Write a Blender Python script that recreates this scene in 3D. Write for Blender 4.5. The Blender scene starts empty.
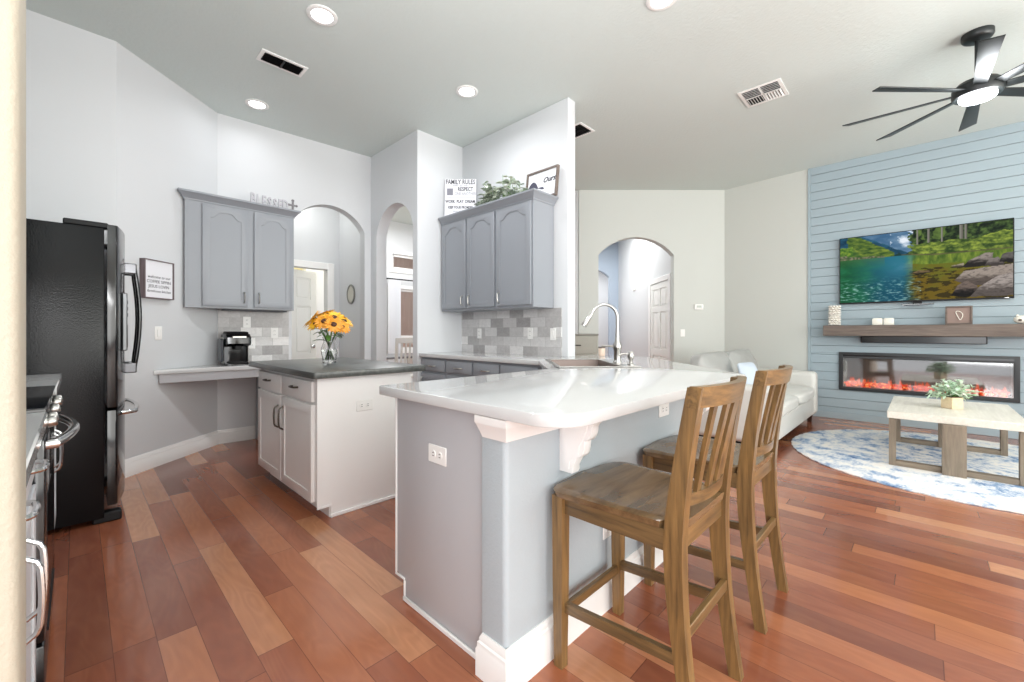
import bpy, bmesh, math, random
from math import sin, cos, pi, radians, atan2, sqrt
from mathutils import Vector, Matrix, noise

# ------------------------------------------------------------------ camera, world, light, exposure
SC = bpy.context.scene
COL = SC.collection
YAW = math.atan2(410, 422)                      # 44.2 degrees from +X
FW, RT = (cos(YAW), sin(YAW)), (sin(YAW), -cos(YAW))


def FR(f, r):
    """plan point from distance along and across the diagonal of the house"""
    return (FW[0] * f + RT[0] * r, FW[1] * f + RT[1] * r)


cam = bpy.data.cameras.new('camera')
cam.sensor_width = 36
cam.lens = 36 * 422 / 1024
cam.shift_y = -9 / 1024
cam.clip_start = .03
co = bpy.data.objects.new('camera', cam)
COL.objects.link(co)
co.location = (0, 0, 1.15)
co.rotation_euler = (pi / 2, 0, YAW - pi / 2)
SC.camera = co

SC.view_settings.view_transform = 'Standard'
SC.view_settings.look = 'None'
SC.view_settings.gamma = 1
SC.view_settings.use_curve_mapping = False
SC.view_settings.exposure = 0.3
SC.cycles.use_denoising = True
SC.cycles.max_bounces = 10
SC.cycles.diffuse_bounces = 6
SC.cycles.glossy_bounces = 5
SC.cycles.transmission_bounces = 8
SC.cycles.transparent_max_bounces = 12
SC.cycles.sample_clamp_indirect = 6
SC.cycles.caustics_reflective = False
SC.cycles.caustics_refractive = False

W = bpy.data.worlds.new('daylight')
SC.world = W
W.use_nodes = True
W.node_tree.nodes['Background'].inputs[0].default_value = (.95, .97, 1, 1)
W.node_tree.nodes['Background'].inputs[1].default_value = 1.15


def light(name, kind, loc, energy, col=(1, 1, 1), size=.2, size_y=None, aim=None, spot=None, parent=None):
    l = bpy.data.lights.new(name, kind)
    l.energy = energy
    l.color = col
    if kind == 'AREA':
        l.size = size
        if size_y:
            l.shape = 'RECTANGLE'
            l.size_y = size_y
        else:
            l.shape = 'DISK'
    else:
        l.shadow_soft_size = size
    if kind == 'AREA' and size < .2:
        l.spread = radians(165)
    if spot:
        l.spot_size = spot
        l.spot_blend = .8
    o = bpy.data.objects.new(name, l)
    COL.objects.link(o)
    o.location = loc
    if aim:
        o.rotation_euler = Vector(aim).to_track_quat('-Z', 'Y').to_euler()
    return o


# daylight from the living room glazing, plus unseen fill added behind the camera
light('daylight_living', 'AREA', (3.6, -4.2, 1.7), 165, (1, .98, .91), 6.5, 2.8, aim=(0, 1, 0))
light('entry_fill', 'AREA', (-.7, -2.8, 1.6), 72, (.98, .99, 1), 3.2, 2.6, aim=(.3, 1, -.08))
light('entry_fill_side', 'AREA', (-2.2, -1.3, 1.4), 55, (.98, .99, 1), 2.4, 2.2, aim=(1, .8, -.1))  # added fill that lifts the peninsula end panel
# unseen uplights added to brighten the ceiling, in place of a bounced flash
light('ceiling_bounce', 'AREA', (.1, .1, 1.9), 72, (.97, .98, 1), 1.2, aim=(.25, .3, 1))
light('ceiling_bounce', 'AREA', (3.6, -3.4, 1.7), 125, (.96, 1, .95), 1.8, aim=(.0, .3, 1))
# unseen lamps added to brighten the rooms beyond the arches
light('nook_fill', 'AREA', (4.1, 6.0, 3.3), 60, (.97, .98, 1), 1.6, 2.0, aim=(0, 0, -1))
light('hall_fill', 'AREA', (*FR(8.6, 1.9), 3.3), 55, (1, 1, .98), .9, 2.0, aim=(0, 0, -1))
light('back_hall_fill', 'AREA', (*FR(11.6, 1.9), 3.0), 35, (1, 1, 1), .8, .8, aim=(0, 0, -1))
light('vestibule_fill', 'POINT', (1.9, 5.7, 3.0), 10, (1, .98, .94), .15)
light('laundry_light', 'POINT', (2.2, 7.0, 2.6), 30, (1, .93, .70), .2)


# ------------------------------------------------------------------ helpers
def C(r, g, b):
    f = lambda v: v / 12.92 if v <= .04045 else ((v + .055) / 1.055) ** 2.4
    return (f(r / 255), f(g / 255), f(b / 255), 1)


class NT:
    def __init__(s, name):
        s.m = bpy.data.materials.new(name)
        s.m.use_nodes = True
        s.t = s.m.node_tree
        s.b = s.t.nodes['Principled BSDF']
        s.out = s.t.nodes['Material Output']

    def n(s, typ, ins=None, **props):
        x = s.t.nodes.new(typ)
        for k, v in props.items():
            setattr(x, k, v)
        for k, v in (ins or {}).items():
            s.set(x.inputs[k], v)
        return x

    def set(s, sock, v):
        if isinstance(v, bpy.types.NodeSocket):
            s.t.links.new(v, sock)
        else:
            sock.default_value = v

    def math(s, op, a, b=0.0, c=None):
        x = s.n('ShaderNodeMath', {0: a, 1: b}, operation=op)
        if c is not None:
            s.set(x.inputs[2], c)
        return x.outputs[0]

    def coord(s, out='Object', scale=(1, 1, 1), rot=(0, 0, 0)):
        t = s.n('ShaderNodeTexCoord')
        return s.n('ShaderNodeMapping', {0: t.outputs[out], 'Scale': scale, 'Rotation': rot}).outputs[0]

    def noise(s, vec, scale=5, detail=4, rough=.5, dist=0):
        return s.n('ShaderNodeTexNoise', {'Vector': vec, 'Scale': scale, 'Detail': detail, 'Roughness': rough,
                                          'Distortion': dist}).outputs['Fac']

    def ramp(s, fac, stops):
        x = s.n('ShaderNodeValToRGB', {0: fac})
        e = x.color_ramp.elements
        while len(e) < len(stops):
            e.new(.5)
        for i, (p, c) in enumerate(stops):
            e[i].position = p
            e[i].color = c
        return x.outputs[0]

    def mix(s, fac, a, b, mode='MIX'):
        x = s.n('ShaderNodeMix', data_type='RGBA', blend_type=mode)
        s.set(x.inputs[0], fac)
        s.set(x.inputs[6], a)
        s.set(x.inputs[7], b)
        return x.outputs[2]

    def bump(s, h, strength=.2, dist=.01):
        x = s.n('ShaderNodeBump', {'Height': h, 'Strength': strength, 'Distance': dist})
        s.t.links.new(x.outputs[0], s.b.inputs['Normal'])

    def base(s, col, rough=.5, metal=0, spec=None, coat=0):
        s.set(s.b.inputs['Base Color'], col)
        s.set(s.b.inputs['Roughness'], rough)
        s.set(s.b.inputs['Metallic'], metal)
        if spec is not None:
            s.b.inputs['Specular IOR Level'].default_value = spec
        if coat:
            s.b.inputs['Coat Weight'].default_value = coat
            s.b.inputs['Coat Roughness'].default_value = .08
        return s


def paint(name, col, rough=.5, bscale=0, bstr=.1, metal=0, spec=None, coat=0, var=.03, vscale=3):
    t = NT(name)
    v = t.coord()
    c2 = tuple(max(0, x * (1 - var * 2)) for x in col[:3]) + (1,)
    c = t.mix(t.noise(v, vscale, 3), col, c2) if var else col
    t.base(c, rough, metal, spec, coat)
    if bscale:
        t.bump(t.noise(v, bscale, 3, .6), bstr, .005)
    return t.m


def wood(name, dark, light_, axis='Z', scale=6, rough=.45, stretch=14, bstr=.1, spec=None):
    t = NT(name)
    sc = {'X': (1, stretch, stretch), 'Y': (stretch, 1, stretch), 'Z': (stretch, stretch, 1)}[axis]
    v = t.coord(scale=sc)
    n1 = t.noise(v, scale * .5, 6, .65, .6)
    n2 = t.noise(t.coord(scale=tuple(.25 * k for k in sc)), scale, 3, .5, 1.5)
    f = t.math('ADD', t.math('MULTIPLY', n1, .6), t.math('MULTIPLY', n2, .4))
    t.base(t.ramp(f, [(.3, dark), (.68, light_)]), rough, spec=spec)
    t.bump(n1, bstr, .003)
    return t.m


def emit(name, col, strength):
    t = NT(name)
    t.base((0, 0, 0, 1), .5)
    t.b.inputs['Emission Color'].default_value = col
    t.b.inputs['Emission Strength'].default_value = strength
    return t.m


def glassy(name, col=(1, 1, 1, 1), rough=.0, ior=1.45):
    t = NT(name)
    t.base(col, rough)
    t.b.inputs['Transmission Weight'].default_value = 1
    t.b.inputs['IOR'].default_value = ior
    return t.m


class MB:
    """collects shapes; becomes one mesh"""

    def __init__(s):
        s.bm = bmesh.new()
        s.cols = None

    def merge(s, b2, M=None):
        mp = {}
        for v in b2.verts:
            mp[v] = s.bm.verts.new(M @ v.co if M else v.co)
        for f in b2.faces:
            try:
                s.bm.faces.new([mp[v] for v in f.verts])
            except ValueError:
                pass
        b2.free()
        return s

    def raw(s, vs, fs, M=None):
        nv = [s.bm.verts.new(M @ Vector(v) if M else Vector(v)) for v in vs]
        for f in fs:
            try:
                s.bm.faces.new([nv[i] for i in f])
            except ValueError:
                pass
        return s

    def box(s, x0, x1, y0, y1, z0, z1, b=0, seg=1, M=None):
        t = bmesh.new()
        bmesh.ops.create_cube(t, size=1)
        for v in t.verts:
            v.co = Vector(((x0 + x1) / 2 + v.co.x * (x1 - x0), (y0 + y1) / 2 + v.co.y * (y1 - y0), (z0 + z1) / 2 + v.co.z * (z1 - z0)))
        if b:
            bmesh.ops.bevel(t, geom=t.edges[:], offset=b, segments=seg, affect='EDGES', profile=.5)
        return s.merge(t, M)

    def fbox(s, F, u0, u1, v0, v1, n0, n1, b=0, seg=1):
        return s.box(u0, u1, v0, v1, n0, n1, b, seg, F)

    def poly(s, loop, d0, d1, M=None, holes=(), b=0):
        """flat outline (u,v) with holes, extruded from d0 to d1"""
        t = bmesh.new()
        if holes:
            ed = []
            for lp in [loop] + list(holes):
                vs = [t.verts.new((p[0], p[1], d0)) for p in lp]
                ed += [t.edges.new((vs[i], vs[(i + 1) % len(vs)])) for i in range(len(vs))]
            bmesh.ops.triangle_fill(t, edges=ed, use_beauty=True, use_dissolve=False)
        else:
            t.faces.new([t.verts.new((p[0], p[1], d0)) for p in loop])
        r = bmesh.ops.extrude_face_region(t, geom=t.faces[:])
        for e in r['geom']:
            if isinstance(e, bmesh.types.BMVert):
                e.co.z = d1
        bmesh.ops.recalc_face_normals(t, faces=t.faces[:])
        if b:
            top = [e for e in t.edges if len(e.link_faces) == 2 and e.calc_face_angle(0) > .8 and
                   abs(e.verts[0].co.z - e.verts[1].co.z) < 1e-6]
            bmesh.ops.bevel(t, geom=top, offset=b, segments=2, affect='EDGES', profile=.5)
        return s.merge(t, M)

    def loft(s, secs, cap=True, closed=True, M=None):
        rows = [[s.bm.verts.new(M @ Vector(p) if M else Vector(p)) for p in sec] for sec in secs]
        n = len(rows[0])
        for a, b in zip(rows, rows[1:]):
            for i in range(n if closed else n - 1):
                j = (i + 1) % n
                s.bm.faces.new((a[i], a[j], b[j], b[i]))
        if cap and closed:
            s.bm.faces.new(rows[0][::-1])
            s.bm.faces.new(rows[-1])
        return s

    def bar(s, pts, M=None):
        """rectangular section bar along z: (x, y, z, half width x, half depth y)"""
        return s.loft([[(x - a, y - b, z), (x + a, y - b, z), (x + a, y + b, z), (x - a, y + b, z)] for x, y, z, a, b in pts], M=M)

    def tube(s, pts, r, n=10, M=None, cap=True):
        pts = [Vector(p) for p in pts]
        rs = r if isinstance(r, (list, tuple)) else [r] * len(pts)
        secs = []
        up = None
        for i, p in enumerate(pts):
            d = (pts[min(i + 1, len(pts) - 1)] - pts[max(i - 1, 0)]).normalized()
            if up is None:
                up = Vector((0, 0, 1)) if abs(d.z) < .9 else Vector((1, 0, 0))
            a = d.cross(up)
            if a.length < 1e-5:
                a = d.orthogonal()
            a.normalize()
            up = a.cross(d)
            secs.append([p + (a * cos(2 * pi * k / n) + up * sin(2 * pi * k / n)) * rs[i] for k in range(n)])
        return s.loft(secs, cap, M=M)

    def lathe(s, prof, c=(0, 0, 0), n=24, M=None):
        rows = []
        for r, z in prof:
            if r < 1e-6:
                v = Vector((c[0], c[1], c[2] + z))
                rows.append([s.bm.verts.new(M @ v if M else v)])
            else:
                rows.append([])
                for k in range(n):
                    v = Vector((c[0] + r * cos(2 * pi * k / n), c[1] + r * sin(2 * pi * k / n), c[2] + z))
                    rows[-1].append(s.bm.verts.new(M @ v if M else v))
        for a, b in zip(rows, rows[1:]):
            for i in range(n):
                j = (i + 1) % n
                if len(a) == 1 and len(b) == 1:
                    continue
                if len(a) == 1:
                    s.bm.faces.new((a[0], b[j], b[i]))
                elif len(b) == 1:
                    s.bm.faces.new((a[i], a[j], b[0]))
                else:
                    s.bm.faces.new((a[i], a[j], b[j], b[i]))
        return s

    def sweep(s, path, prof, closed=False):
        """moulding: profile (out, z) carried along a plan path with mitred corners; out is to the right of travel"""
        P = [Vector((p[0], p[1])) for p in path]
        n = len(P)
        secs = []
        for i in range(n):
            a = P[i] - P[i - 1] if (i > 0 or closed) else P[1] - P[0]
            b = P[(i + 1) % n] - P[i] if (i < n - 1 or closed) else P[-1] - P[-2]
            a.normalize()
            b.normalize()
            na, nb = Vector((a.y, -a.x)), Vector((b.y, -b.x))
            m = (na + nb)
            m = m / max(.2, m.dot(na)) if m.length > 1e-6 else na
            secs.append([(P[i].x + m.x * d, P[i].y + m.y * d, z) for d, z in prof])
        if closed:
            secs.append(secs[0])
        return s.loft(secs, cap=not closed)

    def grid(s, fn, nu, nv, wrap=False):
        vs = [[s.bm.verts.new(fn(i / nu, j / nv)) for j in range(nv + 1)] for i in range(nu + 1)]
        for i in range(nu):
            for j in range(nv):
                s.bm.faces.new((vs[i][j], vs[i + 1][j], vs[i + 1][j + 1], vs[i][j + 1]))
        return s

    def blob(s, c, r, sub=2, amp=.15, seed=0, fr=2.0):
        t = bmesh.new()
        bmesh.ops.create_icosphere(t, subdivisions=sub, radius=1)
        for v in t.verts:
            k = 1 + amp * noise.noise(v.co * fr + Vector((seed * 7.1, seed * 3.3, 0)))
            v.co = Vector((c[0] + v.co.x * r[0] * k, c[1] + v.co.y * r[1] * k, c[2] + v.co.z * r[2] * k))
        return s.merge(t)

    def cushion(s, c, size, M=None, puff=.35, n=14, seed=0, wr=.0):
        """soft box: fuller in the middle, pinched at the rim"""
        sx, sy, sz = (k / 2 for k in size)
        t = bmesh.new()
        bmesh.ops.create_cube(t, size=2)
        bmesh.ops.subdivide_edges(t, edges=t.edges[:], cuts=n, use_grid_fill=True)
        for v in t.verts:
            x, y, z = v.co
            e = 6
            l = (abs(x) ** e + abs(y) ** e + abs(z) ** e) ** (1 / e)
            x, y, z = x / l, y / l, z / l
            f = (1 - abs(x) ** 3) * (1 - abs(y) ** 3)
            zz = z * (1 - puff + puff * f)
            w = wr * noise.noise(Vector((x * 2.2 + seed * 5, y * 2.2, z)))
            v.co = Vector((c[0] + x * sx, c[1] + y * sy, c[2] + (zz + w) * sz))
        return s.merge(t, M)

    def text(s, body, size, M, depth=.001, align='CENTER', shear=0, bold=0):
        cu = bpy.data.curves.new('lettering', 'FONT')
        cu.body = body
        cu.size = size
        cu.align_x = align
        cu.align_y = 'CENTER'
        cu.extrude = depth
        cu.offset = bold
        cu.shear = shear
        cu.resolution_u = 2
        o = bpy.data.objects.new('lettering', cu)
        COL.objects.link(o)
        dg = bpy.context.evaluated_depsgraph_get()
        me = bpy.data.meshes.new_from_object(o.evaluated_get(dg))
        t = bmesh.new()
        t.from_mesh(me)
        bpy.data.objects.remove(o)
        bpy.data.meshes.remove(me)
        bpy.data.curves.remove(cu)
        return s.merge(t, M)


OFF = {}


def _link(name, mb, mat, off, smooth=True, merge=True):
    bm = mb.bm
    if merge:
        bmesh.ops.remove_doubles(bm, verts=bm.verts[:], dist=1e-5)
    bmesh.ops.recalc_face_normals(bm, faces=bm.faces[:])
    for v in bm.verts:
        v.co -= off
    me = bpy.data.meshes.new(name)
    bm.to_mesh(me)
    bm.free()
    if smooth:
        me.polygons.foreach_set('use_smooth', [True] * len(me.polygons))
        me.set_sharp_from_angle(angle=.7)
    me.materials.append(mat)
    o = bpy.data.objects.new(name, me)
    COL.objects.link(o)
    return o


def thing(name, label, cat, loc=(0, 0, 0), group=None, local=False, rz=0):
    o = bpy.data.objects.new(name, None)
    o.empty_display_size = .1
    COL.objects.link(o)
    o.location = loc
    o.rotation_euler = (0, 0, rz)
    o['label'] = label
    o['category'] = cat
    if group:
        o['group'] = group
    OFF[o.name] = Vector((0, 0, 0)) if local else Vector(loc)
    return o


def part(name, mb, mat, parent, label=None, smooth=True, merge=True):
    o = _link(name, mb, mat, OFF[parent.name], smooth, merge)
    o.parent = parent
    OFF[o.name] = OFF[parent.name]
    if label:
        o['label'] = label
    return o


def solo(name, mb, mat, label, cat, group=None, smooth=True, loc=None):
    vs = [v.co for v in mb.bm.verts]
    if loc is None:
        loc = Vector(((min(v.x for v in vs) + max(v.x for v in vs)) / 2, (min(v.y for v in vs) + max(v.y for v in vs)) / 2, min(v.z for v in vs)))
    loc = Vector(loc)
    o = _link(name, mb, mat, loc, smooth)
    o.location = loc
    o['label'] = label
    o['category'] = cat
    if group:
        o['group'] = group
    OFF[o.name] = loc
    return o


def struct(name, mb, mat, parent=None, smooth=True):
    o = _link(name, mb, mat, Vector((0, 0, 0)), smooth)
    if parent:
        o.parent = parent
    else:
        o['kind'] = 'structure'
    OFF[o.name] = Vector((0, 0, 0))
    return o


def dup(root, loc, label, rz=None):
    def cp(o, par):
        c = o.copy()
        COL.objects.link(c)
        if par:
            c.parent = par
        for ch in [k for k in COL.objects if k.parent == o]:
            cp(ch, c)
        return c
    r = cp(root, None)
    r.location = loc
    if rz is not None:
        r.rotation_euler = (0, 0, rz)
    r['label'] = label
    return r


def frame(O, U, N):
    """matrix taking (u, height, outwards) to the room"""
    U = Vector((U[0], U[1], 0)).normalized()
    N = Vector((N[0], N[1], 0)).normalized()
    M = Matrix(((U.x, 0, N.x, O[0]), (U.y, 0, N.y, O[1]), (0, 1, 0, O[2]), (0, 0, 0, 1)))
    return M


def arc_open(ul, ur, zs, rise, n=20):
    """outline of a segmental arch from left springing to right springing"""
    h = (ur - ul) / 2
    R = (h * h + rise * rise) / (2 * rise)
    cx, cz = (ul + ur) / 2, zs + rise - R
    a = math.asin(min(1, h / R))
    if rise > h:
        a = pi - a
    return [(cx + R * sin(-a + 2 * a * k / n), cz + R * cos(-a + 2 * a * k / n)) for k in range(n + 1)]


def arch_wall(mb, M, u0, u1, H, ul, ur, zs, rise, t0, t1):
    lp = [(u0, 0), (ul, 0)] + arc_open(ul, ur, zs, rise) + [(ur, 0), (u1, 0), (u1, H), (u0, H)]
    return mb.poly(lp, t0, t1, M)

# ------------------------------------------------------------------ materials
def floor_mat():
    t = NT('red_brown_plank_floor')
    g = t.n('ShaderNodeTexCoord').outputs['Object']
    s = t.n('ShaderNodeSeparateXYZ', {0: g})
    X, Y = s.outputs[0], s.outputs[1]
    u = t.math('DIVIDE', t.math('ADD', X, 20 * .119 - .088), .119)
    row = t.math('FLOOR', u)
    fu = t.math('FRACT', u)
    rr = t.n('ShaderNodeTexWhiteNoise', {'W': row}, noise_dimensions='1D').outputs['Value']
    v = t.math('ADD', t.math('DIVIDE', Y, 1.05), t.math('MULTIPLY', rr, 9.7))
    pl = t.math('FLOOR', v)
    fv = t.math('FRACT', v)
    idv = t.n('ShaderNodeCombineXYZ', {0: row, 1: pl})
    rnd = t.n('ShaderNodeTexWhiteNoise', {'Vector': idv.outputs[0]}, noise_dimensions='2D').outputs['Value']
    mp = t.n('ShaderNodeVectorMath', {0: g, 1: idv.outputs[0]}, operation='ADD').outputs[0]
    gr = t.noise(t.n('ShaderNodeMapping', {0: mp, 'Scale': (42, 3, 1)}).outputs[0], 1, 3, .5, .5)
    fig = t.noise(t.n('ShaderNodeMapping', {0: mp, 'Scale': (9, 2.4, 1)}).outputs[0], 1.2, 2, .5, 1.2)
    base = t.ramp(rnd, [(0, C(104, 50, 38)), (.25, C(129, 66, 46)), (.6, C(153, 85, 56)), (.85, C(176, 108, 73)), (1, C(204, 146, 106))])
    c = t.mix(t.math('MULTIPLY', gr, .42), base, C(112, 58, 42))
    c = t.mix(t.math('MULTIPLY', fig, .25), c, C(212, 148, 108))
    ringn = t.noise(t.n('ShaderNodeMapping', {0: mp, 'Scale': (5, 1.1, 1)}).outputs[0], 1.3, 2, .4, .3)
    rings = t.math('POWER', t.math('ABSOLUTE', t.math('SINE', t.math('MULTIPLY', ringn, 42))), 3)
    c = t.mix(t.math('MULTIPLY', t.math('SUBTRACT', 1, rings), .10), c, C(92, 46, 34))
    e1 = t.math('GREATER_THAN', t.math('ABSOLUTE', t.math('SUBTRACT', fu, .5)), .491)
    e2 = t.math('GREATER_THAN', t.math('ABSOLUTE', t.math('SUBTRACT', fv, .5)), .4985)
    gap = t.math('MAXIMUM', e1, e2)
    c = t.mix(t.math('MULTIPLY', gap, .6), c, C(60, 28, 20))
    t.base(c, t.math('ADD', t.math('MULTIPLY', gr, .06), .2), spec=.5, coat=.4)
    t.bump(t.math('MULTIPLY', gap, -1), .2, .0015)
    return t.m


def tile_mat(name, swap):
    """grey marble brick tile; swap picks the wall axis"""
    t = NT(name)
    s = t.n('ShaderNodeSeparateXYZ', {0: t.n('ShaderNodeTexCoord').outputs['Object']})
    v = t.n('ShaderNodeCombineXYZ', {0: s.outputs[1 if swap else 0], 1: s.outputs[2], 2: 0}).outputs[0]
    b = t.n('ShaderNodeTexBrick', {'Vector': v, 'Color1': (0, 0, 0, 1), 'Color2': (1, 1, 1, 1), 'Mortar': (.5, .5, .5, 1), 'Scale': 1,
                                   'Mortar Size': .002, 'Brick Width': .2, 'Row Height': .1, 'Bias': 0}, offset=.5)
    f = t.noise(v, 22, 6, .7, 1.2)
    k = t.math('ADD', t.math('MULTIPLY', b.outputs['Color'], .7), t.math('MULTIPLY', f, .5))
    c = t.ramp(k, [(.15, C(138, 135, 134)), (.42, C(172, 169, 168)), (.7, C(200, 198, 197)), (1, C(232, 230, 228))])
    c = t.mix(b.outputs['Fac'], c, C(172, 170, 168))
    t.base(c, .35)
    t.bump(t.math('ADD', t.math('MULTIPLY', f, .2), t.math('SUBTRACT', 1, b.outputs['Fac'])), .3, .003)
    return t.m


M_FLOOR = floor_mat()
M_WALL = paint('wall_paint', C(212, 214, 216), .6, 120, .12, var=.005)
M_WALL_LIVING = paint('wall_paint_living_light', C(201, 204, 199), .6, 120, .12, var=.005)  # same wall paint, with the living room's greener light put into the colour
M_CEIL = paint('textured_ceiling', C(208, 216, 213), .75, 38, .55, var=.01)
M_ENTRY = paint('entry_wall_paint', C(184, 177, 161), .6, 90, .4, var=.01)
M_HALLBLUE = paint('blue_hall_paint', C(176, 190, 206), .6, 120, .1, var=.01)
M_TRIM = paint('white_trim', C(238, 237, 235), .35, var=0)
M_SHIP = paint('pale_blue_shiplap', C(156, 172, 180), .5, 60, .05, var=.02)
M_PONY = paint('blue_grey_wall', C(174, 183, 188), .55, 110, .35, var=.01)
M_CAB = paint('grey_cabinet_paint', C(143, 147, 153), .38, var=.01)
M_CABDK = paint('dark_grey_cabinet_paint', C(96, 99, 106), .5, var=0)  # darker grey than the cabinet, for the strip under it
M_PANEL = paint('warm_grey_panel', C(182, 181, 184), .4, var=.01)
M_WHITECAB = paint('white_cabinet_paint', C(243, 241, 239), .35, var=.005)
M_QUARTZ = paint('white_quartz', C(206, 206, 206), .06, spec=.5, var=.012, vscale=30)
M_DARKTOP = wood('charcoal_worktop', C(52, 54, 52), C(98, 100, 97), 'Y', 8, .28, 10, .05)
M_PLATE = paint('white_plastic', C(240, 239, 236), .35, var=0)
M_SLOT = paint('dark_slot', C(55, 55, 55), .6, var=0)
M_BLACK = paint('gloss_black', C(14, 14, 16), .12, var=0, spec=.6)
M_BLACKM = paint('matte_black', C(16, 16, 18), .5, var=0, spec=.3)
M_GLASSBLK = paint('black_ceramic_glass', C(10, 11, 16), .04, var=0, spec=.7)
M_STEEL = paint('brushed_steel', C(188, 186, 182), .28, metal=1, var=0)
M_CHROME = paint('chrome', C(215, 215, 215), .1, metal=1, var=0)
M_SINK = paint('dark_sink_steel', C(120, 108, 102), .35, metal=.9, var=.03)
M_GLASS = glassy('clear_glass')
M_WATER = glassy('water', (.97, 1, .98, 1), 0, 1.33)
M_STOOL_V = wood('walnut_stool_upright', C(68, 53, 35), C(146, 112, 68), 'Z', 8, .3)
M_STOOL_X = wood('walnut_stool_crosswise', C(68, 53, 35), C(146, 112, 68), 'X', 8, .3)
M_STOOL_Y = wood('walnut_stool_lengthwise', C(60, 48, 34), C(128, 100, 64), 'Y', 8, .32)
M_SEAT = wood('walnut_stool_seat', C(52, 40, 29), C(140, 112, 78), 'X', 4, .18, 6)
M_MANTLE = wood('weathered_oak_beam', C(78, 68, 62), C(126, 112, 103), 'Y', 7, .6, 12, .3)
M_TABLETOP = wood('whitewashed_tabletop', C(214, 208, 196), C(238, 233, 222), 'X', 7, .4, 10, .05)
M_TABLELEG = wood('grey_brown_table_wood', C(104, 92, 78), C(150, 136, 118), 'Z', 7, .55, 12, .15)
M_TABLERAIL = wood('grey_brown_table_rail', C(104, 92, 78), C(150, 136, 118), 'Y', 7, .55, 12, .15)
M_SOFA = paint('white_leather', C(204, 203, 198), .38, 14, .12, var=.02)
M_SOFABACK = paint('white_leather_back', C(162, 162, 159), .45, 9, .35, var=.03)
M_DARKWOOD = wood('dark_wood', C(40, 22, 15), C(70, 40, 27), 'Z', 8, .4)
M_FANBLK = paint('fan_dark_metal', C(20, 25, 26), .4, var=0)
M_FRAMEBR = wood('brown_frame', C(82, 72, 66), C(118, 106, 100), 'Z', 9, .5)
M_FRAMEPU = wood('reddish_brown_frame', C(84, 70, 72), C(122, 106, 108), 'Z', 9, .5)
M_PAPER = paint('white_board', C(232, 232, 236), .5, var=0)
M_INK = paint('black_ink', C(48, 48, 58), .7, var=0)
M_INKGREY = paint('grey_ink', C(135, 135, 145), .7, var=0)
M_TEXTGREY = paint('pale_grey_letters', C(186, 184, 190), .5, var=0)
M_LEAF = paint('grey_green_leaf', C(214, 222, 206), .5, var=.1, vscale=25)
M_LEAFDK = paint('dark_green_leaf', C(152, 166, 146), .5, var=.15, vscale=25)
M_LEAFMINT = paint('pale_mint_leaf', C(216, 240, 216), .5, var=.08, vscale=40)
M_STEM = paint('green_stem', C(96, 140, 62), .5, var=.1)
M_PETAL = paint('yellow_petal', C(246, 188, 30), .5, var=.14, vscale=30)
M_PETALOR = paint('orange_petal', C(232, 156, 34), .5, var=.14, vscale=30)
M_SEED = paint('brown_flower_centre', C(74, 42, 22), .8, 200, .5, var=.1)
M_BEIGEBOX = wood('pale_wood_planter', C(214, 190, 156), C(234, 214, 182), 'X', 7, .6)
M_CREAM = paint('cream_ceramic', C(236, 233, 222), .35, var=.02)
M_DOOR = paint('white_door_paint', C(236, 236, 232), .4, var=0)
M_LENS = emit('lamp_lens', (.93, .96, 1, 1), 9)
M_CURTAIN = paint('white_curtain', C(240, 241, 244), .7, var=.01)
M_BLIND = paint('tan_fence_boards', C(244, 220, 206), .7, var=.08)
M_GREYCHEST = paint('taupe_grey_paint', C(160, 158, 148), .5, var=.01)

# ------------------------------------------------------------------ setting
H = 3.4
struct('floor', MB().box(-3, 12, -6, 12, -.1, 0), M_FLOOR)
struct('ceiling', MB().poly([(-3, -6), (12, -6), (12, 12), (5.65, 12), (5.65, 7.84), (3.4, 7.84), (3.4, 8.2), (-3, 8.2)], H, H + .1), M_CEIL)
struct('wall_entry', MB().box(-1.6, -.0563, .9, 1.02, 0, H, .012, 3), M_ENTRY)
struct('wall_left', MB().box(-.87, -.75, 1.02, 4.6, 0, H), M_WALL)
struct('wall_alcove', MB().box(-.75, .21, 4.475, 4.6, 0, H), M_WALL)
# diagonal wall beside the refrigerator
DA, DB = Vector((.205, 4.475)), Vector((1.0, 5.19))
DU = (DB - DA).normalized()
DN = Vector((DU.y, -DU.x))
F_DIAG = frame((DA.x, DA.y, 0), DU, DN)
struct('wall_corner', MB().fbox(F_DIAG, 0, (DB - DA).length, 0, H, -.12, 0), M_WALL)
# wall with the desk and the first arch
F_DESK = frame((1.0, 5.19, 0), (1.63, -.10), (-.10, -1.63))
struct('wall_desk', arch_wall(MB(), F_DESK, 0, 1.633, H, .70, 1.552, 2.41, .27, -.14, 0), M_WALL)
# wall of the passage with the second arch
F_PASS = frame((2.63, 0, 0), (0, 1), (-1, 0))
struct('wall_passage', arch_wall(MB(), F_PASS, 4.02, 6.17, H, 4.11, 4.943, 2.36, .325, -.14, 0), M_WALL)
struct('wall_jog', MB().box(2.77, 3.39, 4.02, 4.16, 0, H), M_WALL)
struct('wall_sink', MB().box(3.27, 3.39, 2.43, 4.02, 0, H, .006, 2), M_WALL)
# vestibule beyond the first arch
struct('wall_vestibule', MB().poly([(.9, 0), (1.66, 0), (1.66, 2.03), (2.46, 2.03), (2.46, 0), (2.63, 0), (2.63, H), (.9, H)], -.12, 0, frame((0, 6.03, 0), (1, 0), (0, -1))), M_WALL)
struct('wall_vestibule_left', MB().box(.78, .9, 5.33, 6.15, 0, H), M_WALL)
struct('wall_laundry', MB().box(.6, 3.4, 8.1, 8.2, 0, H), paint('cream_wall', C(240, 232, 196), .6, var=0))
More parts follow.
